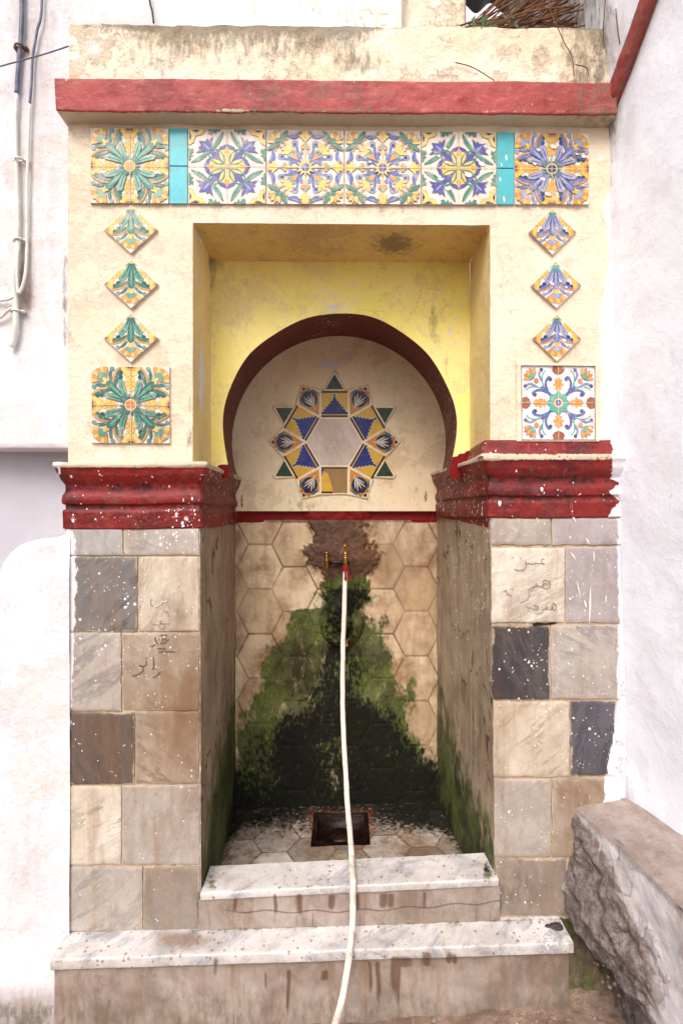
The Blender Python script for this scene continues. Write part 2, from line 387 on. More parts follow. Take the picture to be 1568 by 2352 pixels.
# tympanum
def ty_attr(V):
    px, py = PX(V)
    return dict(white=.62 * blob(px, py, 760, 838, 60, 16) + .3 * blob(px, py, 690, 875, 22, 30), splat=.3 * blob(px, py, 800, 840, 70, 40),
                dirt=.3 * blob(px, py, 700, 1160, 60, 20) + .25 * blob(px, py, 950, 1140, 30, 40) + .12, red=.6 * blob(px, py, 556, 1150, 9, 30) + .6 * blob(px, py, 977, 1140, 9, 30))
mb = MB(); g = bil(U(500, 740, yt), U(1060, 740, yt), U(1060, 1174, yt), U(500, 1174, yt), 110, 90)
mb.grid(disp(g, (0, 1, 0), .003, 10, 21)); mb.build('tympanum', M['tymp'], root, ty_attr)

# ------------------------------------------------------------------ niche
zbl, zbr = U(541, 1857, yb), U(1003, 1841, yb)
def nb_attr(V):
    px, py = PX(V); n = (fbm(V * np.array([1, 1, .6]), 15, 5, 33) - .5) * 110; n2 = (fbm(V, 70, 3, 5) - .5) * 30
    x = px + n + n2
    moss = band(x, py, [(1280, 752), (1330, 738), (1395, 728), (1404, 655), (1440, 652), (1490, 622), (1530, 592), (1600, 572), (1660, 556), (1720, 538), (1860, 480)],
                [(1280, 850), (1400, 838), (1420, 872), (1480, 902), (1560, 925), (1640, 935), (1665, 952), (1700, 968), (1740, 985), (1790, 1020), (1860, 1080)], 26)
    moss = moss * sst(py, 1300, 1345)
    slime = band(x, py, [(1290, 750), (1380, 742), (1430, 734), (1470, 750), (1500, 732), (1560, 712), (1620, 690), (1660, 640), (1700, 585), (1750, 550), (1790, 525), (1860, 480)],
                 [(1290, 846), (1380, 838), (1430, 832), (1480, 824), (1540, 826), (1600, 842), (1650, 890), (1690, 945), (1730, 990), (1790, 1030), (1860, 1090)], 56)
    slime = slime * sst(py, 1310, 1370)
    slime = slime * (1 - .18 * blob(px, py, 745, 1640, 45, 130)) * (1 - .4 * blob(px, py, 600, 1790, 60, 60)) * (1 - .3 * blob(px, py, 770, 1790, 40, 50))
    slime = np.maximum(slime * (.78 + .18 * sst(py, 1520, 1660) + .20 * np.exp(-((px - 776) / 30) ** 2) * sst(py, 1560, 1480) - .26 * (fbm(V, 8, 3, 88) > .58) * sst(py, 1800, 1700)), .66 * sst(py, 1800, 1860))
    cen = blob(px, py, 742, 1610, 40, 110); slime = slime * (1 + .05 * cen); moss = moss * .84 * (1 - .35 * cen) * (1 - .4 * blob(px, py, 765, 1790, 40, 45))
    cols = []
    # lattice joints, two lattices meeting under the spout
    xx = np.where(px > 777, px + 38, px); yy = (py - 1302) * .889
    R = 52.9; best = np.full(px.shape, 1e9); sec = best.copy(); bid = np.zeros(px.shape)
    for c in range(-2, 9):
        cxx = 597 + c * 79.4
        for r in range(-3, 8):
            cyy = (r * 102.7 + (51.3 if c % 2 else 0)) * .889
            d = np.hypot(xx - cxx, yy - cyy); m = d < best
            sec = np.where(m, best, np.minimum(sec, d)); bid = np.where(m, (c * 13 + r * 7) % 11, bid); best = np.where(m, d, best)
    e = (sec - best) / 2
    j = 1 - sst(e, .9, 2.6)
    mort = band(x, py, [(1172, 706), (1230, 716), (1262, 702), (1292, 706), (1312, 735), (1340, 745), (1500, 750), (1900, 770)],
                [(1172, 852), (1200, 842), (1240, 856), (1265, 872), (1290, 868), (1305, 846), (1330, 830), (1400, 800), (1500, 780), (1900, 770)], 12) * sst(py, 1520, 1420)
    red = np.maximum(sst(py, 1205, 1196) * np.clip(sst(px, 622, 596) + sst(px, 930, 955), 0, 1), sst(py, 1200, 1192) * .72)
    return dict(moss=moss, slime=slime, joint=j * .95 * (1 - mort), mort=mort, tone=bid / 11.0, red=np.clip(red, 0, 1) * .95,
                dirt=.75 * cen + .5 * sst(py, 1700, 1800) + .62 * sst(py, 1206, 1196) * sst(px, 590, 620) * sst(px, 960, 930) + .2 * blob(px, py, 700, 1240, 60, 40), brown=.30 + .25 * blob(px, py, 860, 1260, 60, 60) + .2 * sst(px, 800, 950),
                white=.42 * blob(px, py, 660, 1235, 26, 26))
def backmat():
    t = T('niche_hexagon_marble', .62, .18)
    col = t.mix(t.attr('tone'), C(240, 218, 184, 1), C(206, 178, 142, 1))
    col = t.mix(t.mr(t.noise(8, 5, .65), .35, .7), col, C(170, 134, 100))
    col = t.mix(t.mr(t.noise(24, 5, .65, (1, 1, .12), 4.0), .5, .75, 0.0, .4), col, C(216, 198, 168))
    col = t.mix(t.math('MULTIPLY', t.attr('joint'), t.mr(t.noise(5, 3, .6), .35, .6, .35, .9)), col, C(92, 68, 52))
    mo = t.mix(t.mr(t.noise(45, 6, .7), .4, .65), C(104, 78, 66), C(74, 52, 44))
    mo = t.mix(t.mr(t.noise(16, 5, .7, off=3.0), .55, .7), mo, C(142, 112, 90))
    col = t.layer(col, 'mort', mo, 40, .08, .12)
    col = common(t, col)
    t.bump(t.noise(70, 6, .7), .3, .004)
    t.bump(t.math('MULTIPLY', t.noise(28, 6, .7), t.math('ADD', t.attr('mort'), t.math('MULTIPLY', t.attr('moss'), .25))), .5, .012)
    return t.done(col)
M['niche_back'] = backmat()
nu, nv = 230, 340
g = bil(U(536, 1171, yb), U(1008, 1171, yb), U(1008, 1862, yb), U(536, 1862, yb), nu, nv)
p = g.reshape(-1, 3); A = nb_attr(p); px, py = PX(p)
dy = .0025 * A['joint'] - A['mort'] * (.012 + .022 * (fbm(p, 26, 4, 8) - .2) + .018 * blob(px, py, 785, 1275, 70, 40))
dy += -.05 * np.clip(1 - ((px - 785) / 52) ** 2 - ((py - 1425) / 62) ** 2, 0, 1) ** .6 * (.8 + .5 * fbm(p, 40, 3, 1))
dy += -.022 * np.clip(1 - ((px - 776) / 38) ** 2 - ((py - 1345) / 60) ** 2, 0, 1) ** .5
dy += -(A['moss'] * .004 * fbm(p, 60, 3, 12))
p[:, 1] += dy; g = p.reshape(g.shape)
mb = MB(); mb.grid(g)
ob = mb.build('niche_back_wall', M['niche_back'], root, lambda V: A)
# orange chip of bare mortar under the boss
mb = MB(); q = [(764, 1470), (778, 1468), (792, 1470), (800, 1455), (806, 1459), (797, 1474), (800, 1484), (786, 1488), (776, 1479)]
mb.add([U(a, b, yb - .035) for a, b in q] + [U(a, b, yb - .01) for a, b in q], [tuple(range(9))] + [(i, (i+1) % 9, 9 + (i+1) % 9, 9 + i) for i in range(9)])
mb.build('brick_chip', simple('bare_brick', C(196, 116, 84), C(170, 96, 70), 60), root, smooth=False)
# niche side walls
def ns_attr(V):
    px, py = PX(V); n = (fbm(V * np.array([1, 1, .4]), 22, 4, 31) - .5) * 190
    L = px < 784
    bl = ip(px, [(455, 1985), (480, 1850), (500, 1740), (520, 1640), (541, 1540)]); br = ip(px, [(1003, 1560), (1030, 1650), (1060, 1740), (1090, 1820), (1130, 1920), (1145, 1960)])
    b = np.where(L, bl, br); yy = py + n
    moss = sst(yy - b, -150, 170) * .95
    sl = sst(yy - b, 60, 420) * np.where(L, sst(px, 470, 535), sst(px, 1125, 1030)) * .9 + .55 * sst(px, 534, 541) * L * sst(py, 1420, 1500)
    e = np.where(L, sst(px, 474, 462), sst(px, 1118, 1128))
    cr = np.abs(fbm(V * np.array([1, 1, .45]), 7, 4, 77) - .5)
    return dict(moss=moss, slime=np.clip(sl, 0, 1), white=.35 * e * (px < 784) + .12 * sst(px, 1040, 1110) * (px > 784), brown=.30 + .2 * sst(py, 1900, 1300) * 0,
                red=sst(py, 1216 - (np.where(L, px - 460, 1123 - px)) * .22, 1209 - (np.where(L, px - 460, 1123 - px)) * .22), splat=.4 * sst(px, 1003, 1060) * sst(py, 1700, 1200),
                joint=(1 - sst(cr, .004, .012)) * .8, dirt=.15 + 0 * px)
for nm, f1, f2, b1, b2, fl in (('niche_side_wall', (459, 1200), (463, 2142), (541, 1180), (541, 1862), False), ('niche_side_wall', (1124, 1180), (1140, 2106), (1003, 1180), (1003, 1852), True)):
    mb = MB(); g = bil(U(*f1), U(b1[0], b1[1], yb), U(b2[0], b2[1], yb), U(*f2), 90, 130)
    g[0, :, 2] = g[0, 0, 2]; g[1:-1] = g[1:-1]
    g = disp(g, (1, 0, 0), .004, 7, 14); mb.grid(g, fl); mb.build(nm, M['sidemarble'], root, ns_attr)

# ------------------------------------------------------------------ piers with marble slabs
def slab_attr(V):
    px, py = PX(V); n = (fbm(V, 30, 3, 2) - .5)
    w = .80 * sst(px - 164, 26, -10) * sst(py, 1190, 1240) * sst(py, 1780, 1420) + .35 * sst(px - 163, 12, -6) * sst(py, 1200, 1260) + .40 * sst(px, 451, 459) * (px < 470) + .25 * blob(px, py, 185, 1330, 24, 90) + .3 * blob(px, py, 385, 1245, 26, 20)
    w += sst(px - ip(py, [(1190, 1415), (1400, 1418), (1600, 1415), (1700, 1405), (1800, 1385), (2100, 1380)]), -14, 14) * .85
    w += .42 * blob(px, py, 1255, 1935, 26, 26) + .35 * blob(px, py, 1140, 1500, 14, 60)
    sp = .62 * blob(px, py, 405, 1230, 70, 28) + .55 * blob(px, py, 265, 1370, 70, 80) + .3 * blob(px, py, 300, 1480, 120, 90) + .22 * blob(px, py, 240, 1680, 70, 60) \
        + .6 * blob(px, py, 1238, 1515, 30, 30) + .12 * blob(px, py, 1200, 1500, 60, 70) + .07 * (px > 1120) + .3 * blob(px, py, 1370, 1700, 50, 80) + .2 * blob(px, py, 1350, 1340, 50, 60) + .03
    br = .55 * blob(px, py, 440, 1590, 75, 75) + .5 * blob(px, py, 420, 1700, 70, 90) + .4 * blob(px, py, 410, 1420, 45, 60) + .25 * blob(px, py, 230, 1700, 80, 100) + .3 * blob(px, py, 400, 1900, 90, 90) \
        + .30 * blob(px, py, 1175, 1400, 30, 60) + .3 * blob(px, py, 1145, 1750, 25, 200) + .5 * blob(px, py, 1330, 1840, 60, 50) + .22 * blob(px, py, 1200, 2050, 100, 80) + .15
    ms = .6 * blob(px, py, 457, 2070, 9, 40) + .75 * blob(px, py, 1144, 2070, 7, 45)
    return dict(white=np.clip(w, 0, 1), splat=sp, brown=br, moss=ms, dirt=.18 + .25 * blob(px, py, 420, 1400, 30, 50) + .3 * blob(px, py, 1180, 2060, 90, 60))
STREAK = C(176, 138, 100)
kinds = {
 'grey': (C(176, 172, 172), C(190, 184, 178), C(138, 136, 142)), 'dark': (C(128, 122, 122), C(150, 144, 140), C(84, 78, 82)),
 'cream': (C(222, 208, 186), C(204, 186, 160), C(168, 146, 120)), 'light': (C(196, 186, 174), C(182, 170, 158), C(130, 126, 132)),
 'tan': (C(190, 172, 152), C(160, 138, 116), C(122, 98, 80)), 'brown': (C(120, 102, 88), C(106, 94, 90), C(76, 66, 66)),
 'white': (C(232, 222, 204), C(216, 200, 176), C(160, 146, 136)), 'black': (C(58, 55, 62), C(76, 72, 76), C(120, 112, 112)),
 'mauve': (C(184, 172, 174), C(172, 160, 160), C(146, 136, 140)), 'slate': (C(86, 86, 98), C(104, 102, 112), C(60, 60, 70)), 'stone': (C(168, 154, 142), C(152, 138, 124), C(122, 110, 104))}
def pier(rows, back, label):
    mb = MB(); a, b, c, d = back
    g = bil(U(*a), U(*b), U(*c), U(*d), 50, 130); g = disp(g, (0, 1, 0), .002, 20, 4)
    mb.grid(g); mb.grid(bil(U(*a) + (0, .15, 0), U(*a), U(*d), U(*d) + (0, .15, 0), 2, 20))
    pr = mb.build('pier', M['mortar'], root, slab_attr); tag(pr, label)
    for k, (q, kind, lab, seed) in enumerate(rows):
        c1, c2, vc = kinds[kind]; bo = 1.0 if kind in ('black', 'slate', 'brown', 'dark') else 1.18; c1, c2, vc = (tuple(min(.85, w_ * bo) for w_ in cc_) for cc_ in (c1, c2, vc))
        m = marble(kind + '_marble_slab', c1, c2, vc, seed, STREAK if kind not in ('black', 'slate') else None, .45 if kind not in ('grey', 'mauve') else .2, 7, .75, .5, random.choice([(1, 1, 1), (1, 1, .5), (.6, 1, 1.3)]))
        (x0, y0), (x1, y1), (x2, y2), (x3, y3) = q
        wd = abs(x1 - x0) / S; ht = abs(y3 - y0) / S; nu = max(8, int(wd / .005)); nv = max(8, int(ht / .005))
        yf = -.0055 - .0015 * random.random()
        g = bil(U(x0 + 1.5, y0 + 1.5, 0), U(x1 - 1.5, y1 + 1.5, 0), U(x2 - 1.5, y2 - 1.5, 0), U(x3 + 1.5, y3 - 1.5, 0), nu, nv); p = g.reshape(-1, 3)
        jit = (fbm(p, 45, 3, k) - .5) * .006; p[:, 0] += jit; p[:, 2] += (fbm(p, 45, 3, k + 50) - .5) * .007
        g = p.reshape(g.shape); I, J = np.meshgrid(np.arange(nu + 1), np.arange(nv + 1)); e = np.minimum(np.minimum(I, nu - I), np.minimum(J, nv - J))
        g[:, :, 1] = yf + np.where(e == 0, .0018, np.where(e == 1, .0003, 0)) + (fbm(g.reshape(-1, 3), 8, 3, 6) - .5).reshape(e.shape) * .002
        mb = MB(); mb.grid(g); bd = []
        idx = [(0, i) for i in range(nu + 1)] + [(j, nu) for j in range(1, nv + 1)] + [(nv, i) for i in range(nu - 1, -1, -1)] + [(j, 0) for j in range(nv - 1, -1, -1)]
        r1 = np.array([g[j, i] for j, i in idx]); r2 = r1.copy(); r2[:, 1] = .004; mb.grid(np.array([r2, r1]))
        ed = np.concatenate([e.reshape(-1), np.zeros(2 * len(idx))]) * .005
        def sa(V, ed=ed, k=k):
            A_ = slab_attr(V); A_['grout'] = np.clip(.50 * np.exp(-(ed / .004) ** 2) + .34 * np.exp(-(ed / .014) ** 2) * (fbm(V, 16, 3, k) > .56), 0, 1); return A_
        o = mb.build('marble_slab', m, pr, sa); o['label'] = lab; yield o
def Q(x0, x1, y0, y1, dl=0, dr=0): return ((x0, y0), (x1, y0 + dl), (x1, y1 + dr), (x0, y1))
rowsL = [
 (Q(153, 285, 1212, 1276), 'grey', 'pale grey marble slab under the red moulding, outer half', 1.1), (Q(285, 459, 1212, 1276), 'light', 'pale marble slab covered in white paint dots under the red moulding', 2.1),
 (Q(153, 318, 1277, 1451), 'dark', 'dark grey marble slab with white paint splashes', 3.1), (Q(318, 459, 1277, 1450), 'cream', 'cream marble slab with faint pencil scribbles', 4.1),
 (Q(153, 281, 1452, 1632), 'light', 'light grey diagonally veined marble slab', 5.1), (Q(281, 459, 1452, 1631), 'tan', 'tan marble slab with dark handwritten letters', 6.1),
 (Q(153, 312, 1634, 1801), 'brown', 'brownish dark grey marble slab', 7.1), (Q(312, 459, 1632, 1799), 'tan', 'tan marble slab with brown runs', 8.1),
 (Q(151, 281, 1803, 1986), 'white', 'cream white marble slab with orange streaks', 9.1), (Q(281, 460, 1800, 1985), 'light', 'grey tan marble slab with brown streaks, second row from the step', 10.1),
 (Q(150, 330, 1988, 2138), 'light', 'pale veined marble slab standing on the step, outer side', 11.1), (Q(330, 461, 1987, 2136), 'stone', 'plain stone grey marble slab standing on the step, niche side', 12.1)]
rowsR = [
 (Q(1125, 1264, 1189, 1252), 'light', 'pale veined marble slab under the red moulding, niche side', 1.4), (Q(1264, 1424, 1189, 1252), 'mauve', 'mauve grey marble slab under the red moulding, wall side', 2.4),
 (Q(1126, 1295, 1257, 1430), 'white', 'cream marble slab with three lines of handwriting', 3.4), (Q(1295, 1424, 1255, 1430), 'mauve', 'mauve grey marble slab with long white paint drips', 4.4),
 (Q(1128, 1261, 1437, 1607), 'black', 'blackish marble slab with white paint splashes', 5.4), (Q(1262, 1424, 1433, 1605), 'light', 'pale beige marble slab beside the blackish one', 6.4),
 (Q(1130, 1306, 1609, 1784), 'cream', 'beige marble slab with thin diagonal veins', 7.4), (Q(1307, 1412, 1608, 1781), 'slate', 'dark slate blue marble slab next to the white wall', 8.4),
 (Q(1132, 1264, 1787, 1967), 'light', 'beige marble slab with yellow stains and white scuffs', 9.4), (Q(1264, 1424, 1786, 1966), 'tan', 'orange tan marble slab above the masonry bench', 10.4),
 (Q(1137, 1300, 1969, 2102), 'stone', 'grey marble slab beside the step, lowest on the pier', 11.4)]
SL = list(pier(rowsL, ((150, 1205), (460, 1205), (462, 2142), (149, 2142)), 'marble faced pier left of the niche'))
SR = list(pier(rowsR, ((1124, 1185), (1450, 1185), (1455, 2110), (1139, 2110)), 'marble faced pier right of the niche'))
# slot hole under the inscribed slab, its inner shade painted as a flat black patch
mb = MB(); q = [(1222, 1433), (1232, 1429), (1250, 1431), (1262, 1430), (1272, 1429), (1281, 1431), (1270, 1434), (1252, 1436), (1236, 1437), (1224, 1438)]
mb.add([U(a, b, -.0062) for a, b in q], [tuple(range(len(q)))]); mb.build('slot_hole_shade', simple('black_gap_shade', (.004, .004, .004), (.006, .005, .004)), bpy.data.objects[SR[0].parent.name], smooth=False)

# handwriting strokes on slabs (thin raised ink ribbons)
def ribbon(mb, pts, w, Y, sm=4):
    P = smoothpts([(a, b, 0) for a, b in pts], sm)[:, :2] if len(pts) > 2 else np.array(pts, float)
    Tn = np.gradient(P, axis=0); Tn /= np.linalg.norm(Tn, axis=1)[:, None] + 1e-9; N = np.stack([-Tn[:, 1], Tn[:, 0]], 1)
    A_ = P + N * w / 2; B_ = P - N * w / 2
    mb.grid(np.array([[U(a, b, Y) for a, b in B_], [U(a, b, Y) for a, b in A_]]))
def r3(x, y): return 1830 / 1.6327 + x * .1913 / 1.6327, (2050 + y * .1913) / 1.6327
def r4(x, y): return (460 + x * .1913) / 1.6327, (2200 + y * .1913) / 1.6327
INK = simple('pencil_ink', C(158, 144, 132), C(136, 122, 112), 80); INK2 = simple('brown_marker', C(112, 90, 78), C(96, 76, 66), 80); CHALK = simple('white_scratch', C(240, 236, 230), C(225, 220, 215), 50)
R_ = [[(1100,250),(1050,240),(1045,290),(1075,330),(1105,338),(1060,340),(1000,325),(970,335),(930,320),(900,335),(860,342),(800,330),(740,322),(732,290),(735,400),(700,445),(640,468),(570,465),(510,435)],
 [(460,222),(500,208)], [(620,210),(640,245)], [(912,372),(930,376)], [(970,368),(988,374)],
 [(1080,760),(1070,690),(1130,655),(1200,700),(1210,780),(1140,825),(1060,790),(1110,720),(1150,740)], [(1060,780),(1010,780),(970,760),(940,720),(920,760),(960,780),(900,790),(860,800),(820,830),(775,840)],
 [(785,850),(800,960),(780,1020),(720,1060),(620,1100)], [(900,770),(860,860),(820,870)], [(915,850),(930,855)], [(350,850),(365,920),(400,945),(475,958)], [(440,830),(500,835)], [(290,880),(350,860)],
 [(1250,1170),(1255,1120),(1300,1115),(1335,1180),(1300,1240),(1240,1220),(1270,1180),(1230,1235),(1190,1225),(1150,1220),(1140,1160),(1125,1225),(1075,1225),(1060,1290),(1000,1310),(945,1320)],
 [(900,1150),(960,1165),(980,1210),(930,1225),(860,1215),(800,1200),(800,1255)], [(725,1180),(775,1170)], [(890,1145),(915,1150)]]
par = SR[2]; mb = MB()
for s in R_: ribbon(mb, [r3(*q) for q in s], 1.7, -.0085)
mb.build('handwriting', INK, par, smooth=False)
mb = MB()
for s in [[(590,740),(690,750)], [(780,665),(735,680),(735,715),(790,735),(830,770),(815,815),(770,825),(715,800),(715,750),(760,725),(870,728),(930,715)], [(820,495),(900,495)], [(895,530),(890,590)], [(570,240),(545,300),(560,365),(610,380)]]:
    ribbon(mb, [r4(*q) for q in s], 1.6, -.0085)
mb.build('handwriting', INK, SL[3], smooth=False)
mb = MB()
for s in [[(850,270),(845,298),(765,292),(755,330),(720,350),(650,385),(610,400)]]: ribbon(mb, [r4(*q) for q in s], 1.8, -.0085)
mb.build('scratched_letters', CHALK, SL[3], smooth=False)
mb = MB()
for s in [[(455,1450),(465,1510),(440,1550),(380,1555),(325,1552),(385,1570),(405,1630),(340,1700),(250,1735),(180,1755)], [(600,1375),(608,1500),(595,1630)], [(445,1405),(480,1400)], [(780,1075),(790,1030),(830,1010),(855,1060),(820,1105),(740,1108)],
          [(640,985),(645,1060),(690,1128)], [(735,958),(790,948),(880,948)], [(680,1215),(840,1215)], [(695,1282),(850,1272),(1030,1275)], [(550,1172),(600,1160),(635,1130)], [(700,1030),(712,1034)], [(780,990),(790,996)], [(885,1060),(905,1030)], [(730,1670),(680,1740),(590,1785)]]:
    ribbon(mb, [r4(*q) for q in s], 2.2, -.0085)
mb.build('handwriting', INK2, SL[5], smooth=False)
# long white paint drips on the mauve slab, right pier
mb = MB()
for a, b, w in [((1324, 1335), (1331, 1372), 2.5), ((1355, 1350), (1352, 1432), 4), ((1341, 1378), (1345, 1396), 4), ((1310, 1268), (1320, 1285), 4), ((1362, 1265), (1363, 1290), 2.5), ((1391, 1366), (1389, 1382), 2), ((1226, 1177), (1236, 1202), 3), ((1308, 1177), (1322, 1200), 4), ((1345, 1236), (1352, 1250), 4)]:
    m_ = ((a[0] + b[0]) / 2 + .6, (a[1] + b[1]) / 2); P = smoothpts([(a[0], a[1], 0), (m_[0], m_[1], 0), (b[0], b[1], 0)], 5)
    n = len(P); ww = np.sin(np.linspace(.25, math.pi - .1, n)) * w / 2 + .3
    mb = MB(); mb.grid(np.array([[U(p[0] - q, p[1], -.0086) for p, q in zip(P, ww)], [U(p[0] + q, p[1], -.0086) for p, q in zip(P, ww)]]))
    mb.build('paint_drip', CHALK, SR[1] if b[1] < 1255 else SR[3], smooth=False)

# ------------------------------------------------------------------ capitals (swept mouldings)
def sweep(path, prof, seg=.012):
    """path: list of (x,y) walked with the solid on the left-hand... outward normal = right of travel; prof: (offset, z)"""
    P = [np.array(q, float) for q in path]; N = []
    for i in range(len(P) - 1):
        d = P[i+1] - P[i]; d /= np.linalg.norm(d); N.append(np.array([d[1], -d[0]]))
    mit = []
    for i in range(len(P)):
        if i == 0: mit.append(N[0])
        elif i == len(P) - 1: mit.append(N[-1])
        else:
            m = N[i-1] + N[i]; m /= np.linalg.norm(m); mit.append(m / m.dot(N[i]))
    cols = []
    for i in range(len(P) - 1):
        n = max(1, int(np.linalg.norm(P[i+1] - P[i]) / seg))
        for k in range(n + (i == len(P) - 2)):
            t = k / n; cols.append((P[i] * (1-t) + P[i+1] * t, mit[i] * (1-t) + mit[i+1] * t))
    g = np.zeros((len(prof), len(cols), 3))
    for a, (o, z) in enumerate(prof):
        for b, (p, m) in enumerate(cols): q = p + m * o; g[a, b] = (q[0], q[1], z)
    return g
def dens(prof, st=.004):
    out = []
    for (a, b), (c, d) in zip(prof[:-1], prof[1:]):
        n = max(1, int(math.hypot(c - a, d - b) / st))
        for k in range(n): out.append((a + (c-a) * k / n, b + (d-b) * k / n))
    out.append(prof[-1]); return out
def Z(py): return H + (CY - py) / S
def cap_attr(V):
    px, py = PX(V); z = V[:, 2]; L = px < 784
    top = np.where(L, sst(z, Z(1079), Z(1073)), sst(z, Z(1062), Z(1057)) * sst(z, Z(1040), Z(1046)))
    wr = (px > 1150) * sst(px - ip(py, [(1000, 1395), (1030, 1404), (1060, 1402), (1100, 1400), (1110, 1420), (1130, 1395), (1150, 1418), (1190, 1390)]), -10, 16)
    wl = L * (.55 * sst(px, 150, 141) + .34 * blob(px, py, 440, 1170, 40, 30) + .30 * blob(px, py, 415, 1195, 40, 10) + .30 * blob(px, py, 548, 1120, 16, 50))
    sp = .10 * L + .30 * blob(px, py, 420, 1180, 50, 30) + .6 * (~L) * sst(px, 1125, 1070) + .07 * (~L) + .25 * blob(px, py, 500, 1100, 30, 40)
    return dict(chip=np.where(L, .80, .60) * top + .2 * blob(px, py, 1130, 1055, 40, 60), white=np.clip(wr + wl, 0, 1), splat=sp, slime=.10 + .42 * np.exp(-((py - np.where(L, 1120, 1102)) / 10) ** 2) * (V[:, 1] < .01) + .30 * np.exp(-((py - np.where(L, 1166, 1148)) / 7) ** 2) * (V[:, 1] < .01), dirt=.10 + .22 * (px > 540) * L + .3 * (~L) * sst(px, 1125, 1010) * .6 + .12 * L)  # slime mask also darkens the two moulding grooves
def capital(path, ys, extra=None, label=''):
    f, fb, ov, dk, cv, r0, r1, gr, fl, bt = ys
    prof = [(-.30, Z(f)), (-.004, Z(f) + .0), (.020, Z(f)), (.030, Z(f + 2)), (.0315, Z(fb - 2)), (.029, Z(fb)), (.0255, Z(fb + 6)), (.0225, Z((fb + ov) / 2)), (.0165, Z(ov - 8)), (.0095, Z(ov)), (.004, Z(dk)),
            (.0035, Z((dk + cv) / 2)), (.0055, Z(cv - 3)), (.011, Z(r0)), (.0125, Z((r0 + r1) / 2)), (.011, Z(r1)), (.0035, Z(r1 + 3)), (.003, Z(gr - 3)), (.0095, Z(gr)), (.0100, Z(fl)), (.0088, Z(bt)), (.002, Z(bt + 1))]
    g = sweep(path, dens(prof)); p = g.reshape(-1, 3)
    n1 = (fbm(p, 30, 4, 61) - .5)[:, None] * .0075; n2 = (fbm(p, 90, 3, 71) - .5)[:, None] * .002
    p += np.array([.6, -.8, .3])[None] * n1 + np.array([.4, -.8, .4])[None] * n2
    p[:, 2] += (fbm(p * np.array([1, 1, 0]), 6, 2, 3) - .5) * .008
    g = p.reshape(g.shape); mb = MB(); mb.grid(g)
    if extra:
        g = sweep(extra[0], dens(extra[1])); p = g.reshape(-1, 3); p += np.array([.5, -.8, .3])[None] * (fbm(p, 26, 4, 62) - .5)[:, None] * .009; mb.grid(p.reshape(g.shape))
    o = mb.build('capital', M['capital'], root, cap_attr); o['label'] = label; return o
def xy(px, Y): q = U(px, 0, Y); return (q[0], q[1])
def fpx(px, Y, off=0): return xy(px, Y)
pl0 = (U(155, 0)[0], .13); pl1 = (U(155, 0)[0], 0.0); pl2 = (U(459, 0)[0], 0.0); pl3 = (U(541, 0, yb)[0] + .002, yb - .02)
capital([pl0, pl1, pl2, pl3], (1063, 1075, 1108, 1115, 1136, 1140, 1157, 1173, 1177, 1214), label='dark red moulded capital on the pier left of the niche, pale chipped top edge')
pr1 = (U(1003, 0, yb)[0] - .002, yb - .02); pr2 = (U(1124, 0)[0], 0.0); pr3 = (.945, 0.0)
ex = ([(U(1085, 0, .22)[0], .22), (U(1117, 0)[0], 0.0), (.94, 0.0)], [(-.02, Z(1009)), (.006, Z(1011)), (.010, Z(1017)), (.0135, Z(1030)), (.020, Z(1042)), (.026, Z(1050))])
capital([pr1, pr2, pr3], (1047, 1060, 1094, 1099, 1118, 1121, 1138, 1152, 1156, 1189), ex, 'dark red moulded capital on the right pier, its outer end splashed with whitewash')

# ------------------------------------------------------------------ cornice and parapet
def co_attr(V):
    px, py = PX(V)
    ed = blob(py * 0, py, 0, 256, 1, 5)
    return dict(chip=.42 * ed * (V[:, 1] < -.04) + .55 * blob(px, py, 153, 184, 9, 7) + .35 * blob(px, py, 540, 250, 60, 6) + .5 * blob(px, py, 1222, 240, 6, 6) + .25 * blob(px, py, 780, 200, 250, 14) + 1.1 * (V[:, 1] > -.050) * (V[:, 2] < A0[2] - .06),
                dirt=np.clip(.2 + .22 * blob(px, py, 720, 215, 300, 40) + .25 * sst(px, 1200, 1400) + .25 * blob(px, py, 700, 256, 400, 8), 0, 1), splat=.02 * blob(px, py, 900, 220, 500, 40), brown=.3 * sst(px, 1100, 1400))
yc = -.055
A0, A1 = U(125, 179, yc), U(1413, 190, yc); B0, B1 = U(129, 255, yc), U(1416, 263, yc)
mb = MB(); rows = []
def back(p, y): q = p.copy(); q[1] = y; return q
ring = [(back(A0, .06), back(A1, .06)), (A0 + (.002, .001, -.0), A1), (A0 + (0, 0, -.004), A1 + (0, 0, -.004)), (B0 + (0, 0, .004), B1 + (0, 0, .004)), (B0 + (.001, .002, 0), B1 + (0, .002, 0)), (back(B0, .06), back(B1, .06))]
pts = []
for (a, b), (c, d), n in zip(ring[:-1], ring[1:], (8, 1, 26, 1, 14)):
    for k in range(n): t = k / n; pts.append((a * (1-t) + c * t, b * (1-t) + d * t))
pts.append(ring[-1]); u = np.linspace(0, 1, 241)[:, None]
g = np.array([a[None] * (1 - u) + b[None] * u for a, b in pts]); p = g.reshape(-1, 3)
w = (fbm(p, 11, 4, 41) - .5); p[:, 2] += w * .010; p[:, 1] += (fbm(p, 24, 4, 42) - .5) * .007
g = p.reshape(g.shape); mb.grid(g)
e = g[:, 0]; c = e.mean(0); mb.add(np.vstack([e, c]), [(i, (i+1) % len(e), len(e)) for i in range(len(e))])
mb.build('cornice', M['cornice'], root, co_attr)
